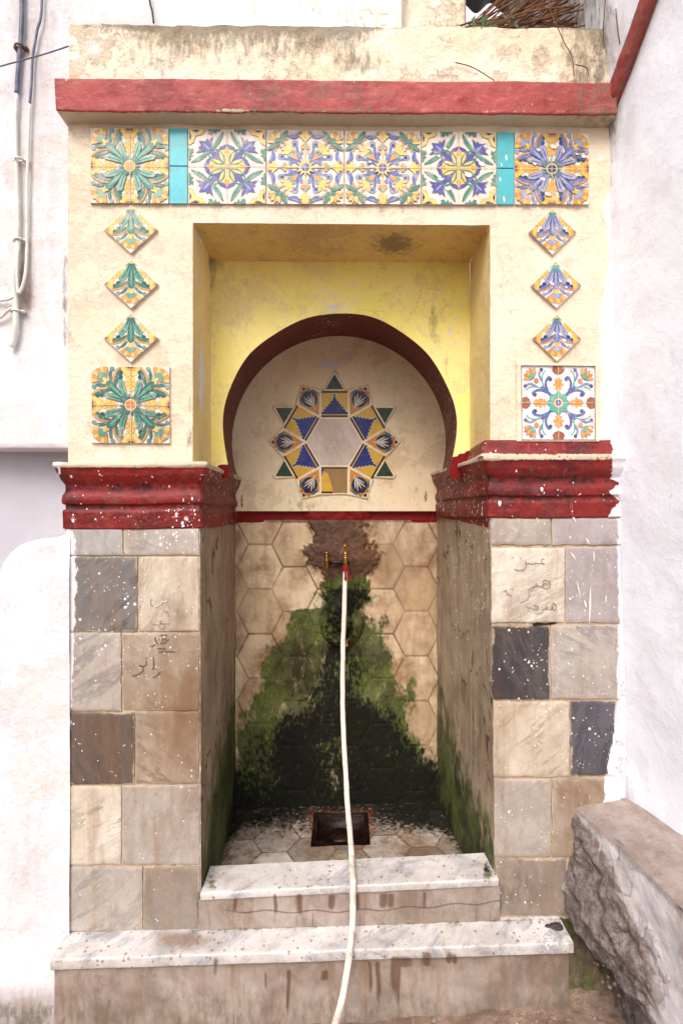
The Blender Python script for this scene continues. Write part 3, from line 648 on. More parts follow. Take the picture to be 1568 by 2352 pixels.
def pa_attr(V):
    px, py = PX(V); up = sst(py, 170, 60)
    d = .0 + .52 * sst(px, 230, 340) * sst(px, 960, 800) * (.35 + .65 * up) + .46 * sst(px, 1230, 1340) + .12 + .35 * sst(py, 76, 58) + .25 * blob(px, py, 830, 150, 60, 25)
    return dict(dirt=np.clip(d, 0, 1), white=.55 * blob(px, py, 210, 110, 40, 40) + .5 * blob(px, py, 330, 160, 60, 14) + .4 * blob(px, py, 560, 135, 50, 25), moss=.12 * blob(px, py, 800, 60, 500, 6), brown=.05 + .15 * sst(px, 900, 1100))
mb = MB(); g = bil(U(160, 56), U(1405, 66), U(1405, 200), U(160, 196), 200, 26); t = np.linspace(0, 1, 201)[None, :]
g[:, :, 0] = g[:, :1, 0] + (wxc(g[:, :, 2]) + .01 - g[:, :1, 0]) * t
p = g.reshape(-1, 3); p[:, 1] += (fbm(p, 18, 5, 45) - .5) * .012; pxx = PX(p)[0]; g = p.reshape(g.shape); g[0, :, 2] += (fbm(g[0], 20, 3, 9) - .5) * .008
mb.grid(g); tp = g[0].copy(); tp2 = tp.copy(); tp2[:, 1] = .16; mb.grid(np.array([tp2, tp]))
l1 = g[:, 0].copy(); l2 = l1.copy(); l2[:, 1] = .16; mb.grid(np.stack([l2, l1], 1))
mb.build('parapet', M['parapet'], root, pa_attr)

# ------------------------------------------------------------------ basin floor, drain, sill, step
def fl_attr(V):
    px, py = PX(V); x, y = V[:, 0], V[:, 1]
    R = .10; best = np.full(x.shape, 1e9); sec = best.copy(); bid = best * 0
    for c in range(-6, 7):
        for r in range(-2, 8):
            cx_ = c * 1.5 * R + .03; cy_ = .12 + (r + (.5 if c % 2 else 0)) * math.sqrt(3) * R
            d = np.hypot(x - cx_, y - cy_); m = d < best; sec = np.where(m, best, np.minimum(sec, d)); bid = np.where(m, (c * 5 + r * 3) % 7, bid); best = np.where(m, d, best)
    e = (sec - best) / 2
    dr = np.hypot(np.maximum(np.abs(px - 781) - 68, 0), np.maximum(np.abs(py - 1905) - 40, 0))
    return dict(joint=(1 - sst(e, .0015, .004)) * .9, tone=bid / 7.0, rust=.46 * np.exp(-dr / 20) * (1 - .3 * blob(px, py, 780, 1960, 30, 20)),
                slime=np.clip(.16 + .6 * sst(y, .42, .66) + .75 * blob(px, py, 1010, 1860, 90, 45) + .6 * sst(px - ip(py, [(1850, 560), (1990, 500)]), 26, -10) + .5 * sst(px - ip(py, [(1850, 985), (1990, 1075)]), -30, 25), 0, .9),
                moss=.5 * blob(px, py, 610, 1875, 60, 20) + .3 * blob(px, py, 560, 1920, 30, 60), brown=.35 + .3 * blob(px, py, 930, 1950, 90, 30), white=0 * x)
def floormat():
    t = T('basin_hexagon_marble', .22, .5)
    col = t.mix(t.attr('tone'), C(204, 196, 186, 1), C(116, 112, 110, 1))
    col = t.mix(t.mr(t.noise(14, 6, .7), .45, .7), col, C(150, 122, 96))
    col = t.mix(t.attr('joint'), col, C(60, 44, 34))
    col = t.mix(t.mr(t.noise(7, 6, .75, off=9.0), .46, .66, 0.0, .6), col, C(92, 76, 62))
    t.put(t.b.inputs['Roughness'], t.mr(t.noise(12, 4, .6), .4, .6, .06, .45))
    col = common(t, col)
    col = t.layer(col, 'rust', C(138, 70, 30), 40, .5, .3, amt=.8)
    t.bump(t.noise(50, 5, .6), .25, .003); return t.done(col)
fA = np.array([U(541, 0, yb)[0] - .01, yb + .01, zbl[2] - .0]); fB = np.array([U(1003, 0, yb)[0] + .01, yb + .01, zbr[2]])
fC = np.array([U(1140, 0, 0)[0] + .0, 0.03, U(0, 2112)[2]]); fD = np.array([U(460, 0, 0)[0], 0.03, U(0, 2138)[2]])
# hole for the drain
dq = [(714, 1942), (850, 1942), (842, 1868), (718, 1870)]
def onfloor(px, py):
    k = (fD[2] + fC[2] + fA[2] + fB[2]) / 4 - H; kk = k * S / (CY - py); return np.array([(px - CX) / S * kk, kk * D - D, H + k])
dw = [onfloor(*q) for q in dq]; dx0, dx1 = dw[0][0], dw[1][0]; dy0, dy1 = dw[0][1], dw[2][1]
nu, nv = 150, 150
g = bil(fA, fB, fC, fD, nu, nv); ctr = (g[:-1, :-1] + g[1:, 1:]) / 2
keep = ~((ctr[:, :, 0] > dx0) & (ctr[:, :, 0] < dx1) & (ctr[:, :, 1] > dy0) & (ctr[:, :, 1] < dy1))
g = disp(g, (0, 0, 1), .003, 9, 51); mb = MB(); mb.grid(g, keep=keep); fl = mb.build('basin_floor', floormat(), root, fl_attr)
zf = dw[0][2]
mb = MB(); w_ = .001
q = [(dx0 - w_, dy0 - w_), (dx1 + w_, dy0 - w_), (dx1 + w_, dy1 + w_), (dx0 - w_, dy1 + w_)]
qi = [(dx0 + .018, dy0 + .018), (dx1 - .018, dy0 + .018), (dx1 - .018, dy1 - .018), (dx0 + .018, dy1 - .018)]
v_ = [(a, b, zf + .003) for a, b in q] + [(a, b, zf + .004) for a, b in qi] + [(a, b, zf - .035) for a, b in qi] + [(a, b, zf - .02) for a, b in q]
mb.add(v_, [(i, (i+1) % 4, 4 + (i+1) % 4, 4 + i) for i in range(4)] + [(4 + i, 4 + (i+1) % 4, 8 + (i+1) % 4, 8 + i) for i in range(4)] + [(8, 9, 10, 11)] + [(i, (i+1) % 4, 12 + (i+1) % 4, 12 + i) for i in range(4)])
cxm, cym = (dx0 + dx1) / 2, (dy0 + dy1) / 2
lathe(mb, (cxm, cym, zf - .034), [(.05, 0), (.05, .008), (.035, .012), (.012, .013), (.001, .013)], 18)
for k in ():  mb.box((cxm + k * .024 - .004, dy0 + .02, zf - .022), (cxm + k * .024 + .004, dy1 - .02, zf - .016))
mb.build('drain', simple('rusted_iron', C(40, 20, 16), C(18, 9, 9), 40, .3, 0, .6), fl)

def st_attr(V):
    px, py = PX(V); top = 1.0 * (V[:, 1] > -5)
    drip = np.zeros(px.shape)
    for cx_, y0, ln, w in ((632, 2055, 60, 5), (688, 2055, 60, 7), (760, 2058, 40, 9), (820, 2055, 45, 6), (880, 2055, 40, 10), (900, 2055, 40, 8), (975, 2050, 50, 5), (540, 2065, 40, 5),
                           (662, 2230, 130, 4), (745, 2230, 30, 10), (850, 2210, 90, 5), (868, 2210, 110, 6), (905, 2200, 110, 10), (915, 2200, 140, 5), (980, 2190, 40, 12), (930, 2200, 30, 20), (495, 2200, 60, 4), (1030, 2190, 30, 8), (1045, 2195, 25, 5), (610, 2235, 50, 3)):
        drip = np.maximum(drip, np.exp(-((px - cx_ - 1.5 * np.sin(py * .05 + cx_)) / w) ** 2) * sst(py, y0 - 6, y0 + 2) * sst(py, y0 + ln, y0 + ln * .5))
    pp = dict(brown=np.clip(.12 + .75 * blob(px, py, 420, 2160, 70, 22) + .3 * blob(px, py, 530, 2020, 40, 18), 0, 1), drip=drip,
              moss=.55 * blob(px, py, 488, 2025, 12, 26) + .6 * blob(px, py, 1122, 2010, 10, 24) + .45 * np.exp(-((py - (2138 - (px - 460) * .032)) / 4) ** 2) * (px > 440) * (V[:, 1] < 0),
              slime=.8 * blob(px, py, 1116, 1995, 10, 20) + .35 * blob(px, py, 480, 2030, 12, 24), dirt=.15 + .5 * sst(py, 2230, 2330) * (V[:, 1] < -.09) * .6 + .3 * sst(px, 1180, 1320), speck=.5 + 0 * px,
              joint=(1 - sst(np.abs(py - (2089 + 6 * np.sin((px - 560) / 150) - (px - 700) * .030 + 3 * np.sin(px / 17))), .6, 2.0)) * (V[:, 1] > -.05) * (V[:, 1] < -.005) * sst(px, 500, 560) * .9)
    return pp
def stepmat(nm, base, c2, vein, seed, vamt, rough, streak, spk):
    t = T(nm, rough, .4); base, c2 = gy(base, .84 if spk else .74), gy(c2, .78 if spk else .72)  # base darkened in place of light fading toward the ground
    col = t.mix(t.mr(t.noise(6, 5, .6, off=seed), .35, .68), base, c2)
    vv = t.rnoise(9, 7, .7, (.45, 1.6, 1.2), (0, .5, .75), seed, .5); v1 = t.mr(t.math('ABSOLUTE', t.math('SUBTRACT', vv, .5)), 0.0, .045, 1.0, 0.0); col = t.mix(t.mr(vv, .48, .68, 0.0, vamt * .75), col, vein)
    v1 = t.math('MULTIPLY', v1, t.mr(t.noise(6, 3, .5, off=seed + 2), .45, .7, 0.0, vamt * .7)); col = t.mix(v1, col, vein)
    if spk:
        n = t.vor(75, (1, 1, 1)); sp = t.t.nodes.new('ShaderNodeSeparateColor'); t.t.links.new(n.outputs['Color'], sp.inputs[0])
        f = t.math('MULTIPLY', t.math('LESS_THAN', n.outputs['Distance'], t.math('MULTIPLY', sp.outputs[0], .42)), t.math('LESS_THAN', sp.outputs[1], .30))
        col = t.mix(t.math('MULTIPLY', f, .75), col, C(142, 108, 84))
        col = t.mix(t.mr(t.noise(38, 6, .75, off=seed), .54, .72, 0.0, .65), col, C(178, 152, 128))
    if streak:
        col = t.mix(t.mr(t.noise(24, 6, .7, (1, 1, .12), seed + 4), .46, .72, 0.0, .7), col, streak); col = t.mix(t.mr(t.noise(10, 7, .75, (1, 1, .5), seed + 24), .45, .7, 0.0, .5), col, C(198, 186, 176))
        col = t.mix(t.mr(t.noise(44, 6, .7, (1, 1, .08), seed + 34), .60, .70, 0.0, .55), col, C(96, 66, 44))
    col = t.mix(t.mr(t.noise(55, 5, .7, off=seed + 9), .6, .75, 0.0, .4), col, C(104, 84, 68))
    col = t.mix(t.math('MULTIPLY', t.attr('joint'), .9), col, C(60, 44, 36))
    col = common(t, col)
    col = t.layer(col, 'drip', C(92, 58, 34), 50, .45, .35, (1, 1, .3), 2.0, .75)
    t.bump(t.noise(60, 6, .7, off=seed), .25, .003); return t.done(col)
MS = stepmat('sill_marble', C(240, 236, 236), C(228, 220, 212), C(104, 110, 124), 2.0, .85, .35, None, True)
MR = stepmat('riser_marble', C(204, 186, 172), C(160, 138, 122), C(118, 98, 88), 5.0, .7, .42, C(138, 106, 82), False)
def nosed(name, xl, xr, yf, ybk, zl, zr, th, mat, label=None, seed=0, par=root):
    """slab with rounded nose: top, nose, underside lip; zl/zr heights at its ends"""
    r = min(.006, th / 2); prof = [(ybk, 0)] + [(yf + r + (ybk - yf - r) * (1 - k / 18), 0) for k in range(1, 19)]
    prof += [(yf + r - r * math.sin(a), -r + r * math.cos(a)) for a in np.linspace(.3, math.pi / 2, 4)] + [(yf, -th * .5), (yf, -th + r)] + [(yf + r - r * math.cos(a), -th + r - r * math.sin(a)) for a in np.linspace(.4, math.pi / 2, 3)] + [(ybk, -th)]
    n = int((xr - xl) / .008); g = np.zeros((len(prof), n + 1, 3)); u = np.linspace(0, 1, n + 1)
    for i, (y, z) in enumerate(prof): g[i, :, 0] = xl + (xr - xl) * u; g[i, :, 1] = y; g[i, :, 2] = zl + (zr - zl) * u + z
    p = g.reshape(-1, 3); p[:, 2] += (fbm(p, 22, 4, seed) - .5) * .004; p[:, 1] += (fbm(p, 25, 4, seed + 3) - .5) * .004 * (p[:, 1] < ybk - .01)
    g = p.reshape(g.shape); mb = MB(); mb.grid(g)
    for e in (0, -1): r_ = g[:, e]; mb.add(np.vstack([r_, r_.mean(0)]), [(i, (i+1) % len(r_), len(r_)) for i in range(len(r_))])
    o = mb.build(name, mat, par, st_attr)
    if label: o['label'] = label
    return o
xL, xR = U(464, 0)[0], U(1140, 0)[0]
zsl, zsr = U(0, 2052, -.02)[2], U(0, 2019, -.02)[2]
sill = nosed('sill', xL, xR, -.02, .108, zsl, zsr, .026, MS, seed=3)
mb = MB()
def wallbox(xl, xr, yf, ybk, ztl, ztr, zbl_, zbr_, nx=80, nz=14, seed=0):
    g = bil((xl, yf, ztl), (xr, yf, ztr), (xr, yf, zbr_), (xl, yf, zbl_), nx, nz); g = disp(g, (0, 1, 0), .003, 14, seed); m = MB(); m.grid(g)
    for i, fl_ in ((0, 0), (-1, 1)):
        a = g[:, i]; b = a.copy(); b[:, 1] = ybk; m.grid(np.stack([b, a], 1))
    return m
zstl, zstr = U(0, 2142)[2], U(0, 2101)[2]
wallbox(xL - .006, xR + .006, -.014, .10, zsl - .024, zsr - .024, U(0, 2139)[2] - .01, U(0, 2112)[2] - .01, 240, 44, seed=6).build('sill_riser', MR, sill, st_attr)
sxl, sxr = U(116, 0, -.107)[0], .712
step = nosed('step', sxl, sxr, -.107, .03, U(0, 2205, -.107)[2], U(0, 2166, -.107)[2], .035, MS, 'white veined marble step at the foot of the fountain', seed=13)
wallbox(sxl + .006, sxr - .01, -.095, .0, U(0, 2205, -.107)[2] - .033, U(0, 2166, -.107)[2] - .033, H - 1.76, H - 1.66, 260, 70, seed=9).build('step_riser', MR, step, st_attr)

mb = MB(); g = bil((U(1285, 0)[0], .004, U(0, 2095)[2]), (1.02, .004, U(0, 2095)[2]), (1.02, -.03, H - 1.75), (U(1285, 0)[0], -.03, H - 1.75), 60, 70)
p = g.reshape(-1, 3); p[:, 1] -= .05 * sst(p[:, 2], H - 1.40, H - 1.6); p[:, 1] += (fbm(p, 20, 5, 19) - .5) * .03; mb.grid(p.reshape(g.shape))
mb.build('footing', simple('dark_damp_mortar', C(132, 112, 98), C(92, 76, 66), 24, .9, 0, .8), root, lambda V: dict(dirt=.3 + 0 * V[:, 0], moss=.42 + 0 * V[:, 0]))
# ------------------------------------------------------------------ glazed tiles
def glaze():
    t = T('glazed_tile', .30, .3); c = t.acol('Col')
    c = t.mix(t.mr(t.noise(60, 4, .6), .4, .7, 0.0, .28), c, (.02, .06, .09)); c = t.mix(t.mr(t.noise(45, 4, .6, off=8.0), .5, .8, 0.0, .45), c, C(236, 220, 196))
    c = t.mix(t.mr(t.noise(110, 5, .7), .60, .70, 0.0, .6), c, C(232, 218, 198)); c = t.mix(t.mr(t.noise(16, 6, .75, off=4.0), .52, .72, 0.0, .45), c, C(222, 206, 184)); t.bump(t.noise(25, 3, .5), .15, .003); return t.done(c)
M['glaze'] = glaze()
def glaze2():
    t = T('plain_glaze', .26, .3); c = t.acol('Col'); c = t.mix(t.mr(t.noise(30, 4, .6), .4, .75, 0.0, .3), c, C(120, 110, 90)); t.bump(t.noise(25, 3, .5), .15, .003); return t.done(c)
M['glaze2'] = glaze2()
def circ(cx, cy, r, n=12, ry=None): return [(cx + r * math.cos(2*math.pi*k/n), cy + (ry or r) * math.sin(2*math.pi*k/n)) for k in range(n)]
def leaf(x0, y0, x1, y1, w, bend=0.0, n=7, serr=0.0):
    dx, dy = x1 - x0, y1 - y0; L = math.hypot(dx, dy); nx, ny = -dy / L, dx / L; A_, B_ = [], []
    for i in range(n + 1):
        t = i / n; c = bend * math.sin(math.pi * t) * L; h = w * math.sin(math.pi * min(1, t * .92 + .06)) ** .8
        if serr and i % 2: h *= 1 - serr
        bx, by = x0 + dx * t + nx * c, y0 + dy * t + ny * c; A_.append((bx + nx * h, by + ny * h)); B_.append((bx - nx * h, by - ny * h))
    return A_ + B_[::-1]
def strk(pts, w):
    P = smoothpts([(a, b, 0) for a, b in pts], 4)[:, :2]; Tn = np.gradient(P, axis=0); Tn /= np.linalg.norm(Tn, axis=1)[:, None] + 1e-9; N = np.stack([-Tn[:, 1], Tn[:, 0]], 1)
    return [tuple(q) for q in P + N * w / 2] + [tuple(q) for q in (P - N * w / 2)[::-1]]
def star(cx, cy, r0, r1, n, ph=0.0): return [(cx + (r1 if k % 2 else r0) * math.cos(ph + math.pi * k / n), cy + (r1 if k % 2 else r0) * math.sin(ph + math.pi * k / n)) for k in range(2 * n)]
def grow(poly, w):
    P = np.array(poly); c = P.mean(0); a = 0
    for i in range(len(P)): a += P[i-1][0] * P[i][1] - P[i][0] * P[i-1][1]
    s = 1 if a > 0 else -1; T1 = np.roll(P, -1, 0) - P; T0 = P - np.roll(P, 1, 0)
    n1 = np.stack([T1[:, 1], -T1[:, 0]], 1); n0 = np.stack([T0[:, 1], -T0[:, 0]], 1)
    n1 /= np.linalg.norm(n1, axis=1)[:, None] + 1e-9; n0 /= np.linalg.norm(n0, axis=1)[:, None] + 1e-9
    m = n0 + n1; m /= np.linalg.norm(m, axis=1)[:, None] + 1e-6; return [tuple(q) for q in P + s * m * w]
YEL, ORA, GRN, GRL, GRD = C(248, 212, 112), C(232, 164, 84), C(74, 142, 122), C(134, 188, 168), C(40, 100, 86)
BLU, BLL, BLD, PUR = C(96, 112, 186), C(148, 156, 208), C(36, 42, 98), C(84, 84, 160)
GND, GNW, OUT, TRQ = C(250, 234, 216), C(246, 240, 242), C(110, 116, 128), C(88, 200, 212)
def motifA(g1, g2, gd, cen, cend, starc, fan1=YEL, fan2=ORA, scal=False):
    S_ = []; d = lambda poly, c, o=True: S_.append((poly, c, True, o))
    a = lambda poly, c, o=True: S_.append((poly, c, False, o))
    d([(1, .0), (1, .27), (.93, .27), (.88, .22), (.83, .22), (.80, .16), (.75, .13), (.74, .06), (.71, .0)], fan1)
    d([(1, 0), (1, .15), (.93, .13), (.88, .08), (.86, 0)], fan2, False); d([(1, 0), (1, .09), (.95, .07), (.93, 0)], gd, False)
    d([(.33, .0), (.40, .12), (.45, .09), (.49, .19), (.54, .12), (.60, .17), (.63, .09), (.70, .10), (.72, .04), (.80, .0)], fan1)
    d(strk([(.38, .02), (.55, .03), (.7, .02)], .02), fan2, False); d([(.45,.05),(.5,.13),(.52,.06)], fan2, False); d([(.56,.05),(.6,.12),(.62,.06)], fan2, False)
    d(circ(.72, .26, .062), gd); d(circ(.84, .25, .055), gd); d(leaf(.52, .38, .92, .26, .05, .06), g1)
    d(circ(.93, .46, .05), g2); d(leaf(.64, .50, .90, .50, .035, .05), g1)
    d(strk([(.52, .44), (.70, .42), (.86, .35), (.98, .25)], .04), fan2)
    for k in range(6):
        b0, b1 = math.radians(-8 + k * 17.7), math.radians(-8 + (k + 1) * 17.7 - 1.5); r1 = .40 - .02 * (k % 2)
        cx_, cy_ = .62, .62; a([(cx_ + .10 * math.cos(b0), cy_ + .10 * math.sin(b0)), (cx_ + r1 * .93 * math.cos(b0), cy_ + r1 * .93 * math.sin(b0)), (cx_ + r1 * math.cos((b0+b1)/2), cy_ + r1 * math.sin((b0+b1)/2)), (cx_ + r1 * .93 * math.cos(b1), cy_ + r1 * .93 * math.sin(b1)), (cx_ + .10 * math.cos(b1), cy_ + .10 * math.sin(b1))], fan2 if k % 2 else fan1)
        a([(cx_ + .18 * math.cos(b0), cy_ + .18 * math.sin(b0)), (cx_ + r1 * .8 * math.cos((b0*2+b1)/3), cy_ + r1 * .8 * math.sin((b0*2+b1)/3)), (cx_ + .18 * math.cos(b1), cy_ + .18 * math.sin(b1))], fan2, False)
    a([(.60, .80), (.68, .83), (.80, .80), (.83, .68), (.80, .60), (.72, .66), (.66, .72)], g2)
    a(circ(.60, .60, .075), fan1); a(circ(.66, .66, .05), fan1, False)
    d([(.12, .07), (.3, .10), (.48, .15), (.62, .18), (.66, .24), (.60, .29), (.46, .29), (.3, .22)], g2); d(strk([(.2, .12), (.38, .18), (.56, .23)], .02), gd, False)
    a([(.08, .12), (.22, .27), (.35, .45), (.43, .56), (.52, .62), (.60, .60), (.62, .52), (.56, .43), (.45, .35), (.27, .22), (.12, .08)], g1); a(leaf(.2, .2, .54, .54, .03), g2, False)
    d(strk([(.2, .17), (.35, .27), (.5, .38)], .022), gd, False)
    return S_, [(star(0, 0, .30, .17, 12, .1) if not scal else [(.33 * math.cos(t) * (1 + .09 * math.cos(8*t)), .33 * math.sin(t) * (1 + .09 * math.cos(8*t))) for t in np.linspace(0, 2*math.pi, 48, endpoint=False)], starc), (star(0, 0, .21, .14, 12, .3) if not scal else circ(0, 0, .2, 16), gd if not scal else ORA), (circ(0, 0, .15, 16), YEL), (circ(0, 0, .11, 16), cen)]
def motifB():
    S_ = []; d = lambda p_, c, o=True: S_.append((p_, c, True, o)); a = lambda p_, c, o=True: S_.append((p_, c, False, o))
    d([(.0, .0), (.28, .24), (.40, .26), (.52, .17), (.60, .0)], PUR); a(leaf(.05, .05, .50, .50, .07), PUR)
    d([(.02, 0), (.06, .05), (.28, .05), (.42, .17), (.45, .06), (.55, 0)], YEL); d([(.33, 0), (.35, .07), (.44, .05), (.56, 0)], ORA, False)
    d(leaf(.10, .06, .40, .19, .045), YEL); d(strk([(.06, .08), (.2, .07), (.34, .12), (.45, .25), (.46, .43)], .035), GRN, False)
    d(strk([(.46, .44), (.34, .46), (.24, .44)], .035), GRN, False)
    d(leaf(.44, .42, .92, .10, .052, -.05, 8), GRN); d(strk([(.5, .39), (.7, .27), (.86, .15)], .02), GRL, False)
    a([(.43, .43), (.80, .36), (.68, .47), (.74, .50), (.66, .55), (.72, .68), (.55, .66), (.50, .74), (.47, .68), (.36, .80)], PUR); a(leaf(.45, .45, .62, .62, .03), BLL, False)
    a([(.99, .56), (.86, .64), (.81, .81), (.64, .86), (.56, .99), (.68, .99), (.74, .91), (.99, .99), (.91, .74), (.99, .68)], YEL)
    d([(.97, .72), (.90, .80), (.96, .92)], BLD, False); d([(.99, .16), (.93, .20), (.96, .25), (.86, .30), (.95, .34), (.86, .40), (.88, .48), (.93, .44), (.99, .5)], GRN)
    return S_, [(circ(0, 0, .045, 10), ORA)]
def motifC():
    S_ = []; d = lambda p_, c, o=True: S_.append((p_, c, True, o)); a = lambda p_, c, o=True: S_.append((p_, c, False, o))
    d(strk([(.14, .12), (.32, .19), (.50, .21), (.60, .24)], .055), BLU); d(circ(.62, .27, .085), BLL); d(circ(.60, .27, .04), BLD, False); d(strk([(.18, .08), (.28, .11), (.36, .12)], .04), BLU, False); d(circ(.38, .10, .05), BLL); d(circ(.36, .10, .022), BLD, False)
    a([(.18, .18), (.38, .26), (.33, .31), (.42, .42), (.31, .33), (.26, .38)], ORA); d(circ(.42, .30, .035), GRL)
    d([(.38, .40), (.44, .34), (.66, .34), (.64, .40), (.52, .43), (.62, .46), (.60, .52), (.50, .50), (.54, .56), (.46, .46)], YEL); d(strk([(.60, .52), (.68, .55), (.76, .50), (.76, .44)], .04), ORA); d(strk([(.2, .0), (.5, .01), (.7, .0)], .03), YEL, False)
    d(circ(.53, .065, .05), ORA); d(circ(.60, .02, .04), GRL, False)
    d([(.66, 0), (.78, .09), (.86, .20), (.86, .08), (.96, .10), (.99, 0)], YEL); d([(.9, .06), (.97, .13), (.99, .05)], ORA, False)
    d(leaf(.94, .12, .84, .46, .05, .18), BLU); d(leaf(.93, .16, .87, .36, .022, .1), BLL, False)
    d(leaf(.66, .62, .98, .46, .055, .06), GRN)
    for k in range(5):
        b = math.radians(-12 + k * 28.5); a(leaf(.72, .72, .72 + .25 * math.cos(b), .72 + .25 * math.sin(b), .05), (YEL, ORA)[k % 2])
    a(circ(.72, .72, .06), GRN); return S_, [(star(0, 0, .26, .14, 12), YEL), (circ(0, 0, .105, 14), PUR)]
def motifD():
    S_ = []; d = lambda p_, c, o=True: S_.append((p_, c, True, o)); a = lambda p_, c, o=True: S_.append((p_, c, False, o))
    O1, O2, TE, RU = C(240, 176, 72), C(226, 136, 56), C(84, 186, 166), C(176, 92, 62)
    d([(.30, 0), (.38, .09), (.44, .05), (.48, .15), (.55, .08), (.62, .10), (.68, 0)], O1); d(leaf(.4, .03, .62, .04, .02), O2, False); d([(.76, 0), (.80, .10), (.88, .16), (.98, .13), (.98, 0)], RU)
    a(strk([(.2, .2), (.33, .33), (.46, .44)], .06), BLU); d(strk([(.3, .28), (.46, .34), (.60, .33), (.70, .26), (.64, .20)], .045), BLU); d(strk([(.46, .40), (.62, .44), (.78, .42), (.88, .34)], .03), TE, False)
    d(circ(.64, .22, .045), PUR); d(strk([(.60, .45), (.76, .52), (.88, .48)], .035), BLL); d(circ(.90, .46, .04), PUR)
    for k in range(5):
        b = math.radians(-6 + k * 25.5); a(leaf(.68, .68, .68 + .27 * math.cos(b), .68 + .27 * math.sin(b), .045), (O1, O2)[k % 2])
    a([(.62, .78), (.70, .80), (.80, .70), (.78, .62), (.70, .68)], TE); a(circ(.60, .60, .055), O2)
    return S_, [([(.27 * math.cos(t) * (1 + .12 * math.cos(8*t)), .27 * math.sin(t) * (1 + .12 * math.cos(8*t))) for t in np.linspace(0, 2*math.pi, 48, endpoint=False)], TE), (circ(0, 0, .15, 14), O1), (circ(0, 0, .115, 14), GNW), (circ(0, 0, .08, 12), PUR)]
def clampp(p, lo=-.985, hi=.985): return [(min(max(a, lo), hi), min(max(b, lo), hi)) for a, b in p]
def area(p): return sum(p[i-1][0] * p[i][1] - p[i][0] * p[i-1][1] for i in range(len(p)))
class Panel:
    """flat glazed panel: (u,v) in [-1,1] mapped to a measured quad on the plane Y"""
    def __init__(s, quad, Y, fn=None): s.q = quad; s.Y = Y; s.mb = MB(); s.k = 0; s.fn = fn
    def pt(s, u, v, dy=0.0):
        if s.fn: return s.fn(u, v, dy)
        a, b = (u + 1) / 2, (1 - v) / 2; (x0, y0), (x1, y1), (x2, y2), (x3, y3) = s.q
        x = (x0*(1-a) + x1*a) * (1-b) + (x3*(1-a) + x2*a) * b; y = (y0*(1-a) + y1*a) * (1-b) + (y3*(1-a) + y2*a) * b
        return U(x, y, s.Y - dy)
    def plate(s, u0, u1, v0, v1, col, th=.008, r=.012):
        ring = [(u0 + r, v0), (u1 - r, v0), (u1, v0 + r), (u1, v1 - r), (u1 - r, v1), (u0 + r, v1), (u0, v1 - r), (u0, v0 + r)]; n = 8
        c = ((u0 + u1) / 2, (v0 + v1) / 2); ins = [(c[0] + (a - c[0]) * .985, c[1] + (b - c[1]) * .985) for a, b in ring]
        V = [s.pt(a, b, 0) for a, b in ins] + [s.pt(a, b, -.0015) for a, b in ring] + [s.pt(a, b, -th) for a, b in ring]
        s.mb.add(V, [tuple(range(n))] + [(i, (i+1) % n, n + (i+1) % n, n + i) for i in range(n)] + [(n + i, n + (i+1) % n, 2*n + (i+1) % n, 2*n + i) for i in range(n)], col)
    def poly(s, p, col):
        s.k += 1; dy = .0004 + s.k * .000012
        if area(p) < 0: p = p[::-1]
        s.mb.add([s.pt(a, b, dy) for a, b in p], [tuple(range(len(p)))], col)
    def draw(s, shapes, cent, jit=None, ow=.010):
        jit = jit or {}
        for poly, col, dg, ol in shapes:
            var = [poly] + ([[(b, a) for a, b in poly]] if dg else [])
            for pv in var:
                for sx in (1, -1):
                    for sy in (1, -1):
                        j = jit.get((sx, sy), 1.0); q = clampp([(a * sx, b * sy) for a, b in pv])
                        if ol: s.poly(clampp(grow(q, ow)), tuple(c * j for c in OUT))
                        s.poly(q, tuple(c * j for c in col))
        for p_, c in cent: s.poly(grow(p_, ow), OUT); s.poly(p_, c)
    def lines(s, col=C(214, 198, 178)):
        for p_ in ([(-.008, -1), (.008, -1), (.008, 1), (-.008, 1)], [(-1, -.008), (1, -.008), (1, .008), (-1, .008)]): s.poly(p_, col)
    def drops(s, pts):
        for u, v, r in pts: s.poly([(u + r * math.cos(t) * 1.25, v + r * math.sin(t) * .8 - .25 * r * math.cos(t)) for t in np.linspace(0, 6.283, 10, endpoint=False)], C(244, 240, 240))
def yy(t, x): return ip(x, [(208, 293 if t == 0 else 467), (600, 297 if t == 0 else 469), (965, 301 if t == 0 else 470), (1352, 306 if t == 0 else 470)])
def tq(x0, x1): return [(x0, yy(0, x0)), (x1, yy(0, x1)), (x1, yy(1, x1)), (x0, yy(1, x0))]
mA = motifA(GRN, GRL, GRD, ORA, None, GRN); mAb = motifA(C(112, 124, 184), C(160, 166, 206), C(52, 58, 112), BLD, None, GRN, C(242, 194, 84), C(226, 150, 66)); mD = motifD()
mAd = motifA(C(54, 126, 106), C(100, 168, 146), C(24, 80, 70), C(214, 130, 56), None, C(44, 112, 94)); mB_ = motifB(); mC_ = motifC()
dropsR = [(random.uniform(-.9, .9), random.uniform(-.9, .9), random.uniform(.02, .055)) for _ in range(7)]
def panel(quad, mot, lab, gnd=GND, jit=None, drops=None, Y=-.0065):
    P = Panel(quad, Y)
    P.plate(-1.0, 1.0, -1.0, 1.0, C(206, 186, 160), .012)
    P.Y -= .0012
    for a in (-1, 0):
        for b in (-1, 0): P.plate(a + .004, a + .996, b + .004, b + .996, gnd, .001, .006)
    P.draw(mot[0], mot[1], jit); P.lines()
    if drops: P.drops(drops)
    o = P.mb.build('tile_panel', M['glaze'], root, smooth=False); o['label'] = lab; return o
panel(tq(208, 388), mA, 'green and yellow acanthus tile panel at the left end of the top band')
panel(tq(432, 611), mB_, 'blue cross tile panel next to the left turquoise tiles')
panel(tq(612, 790), mC_, 'yellow and blue scroll tile panel left of the middle of the top band')
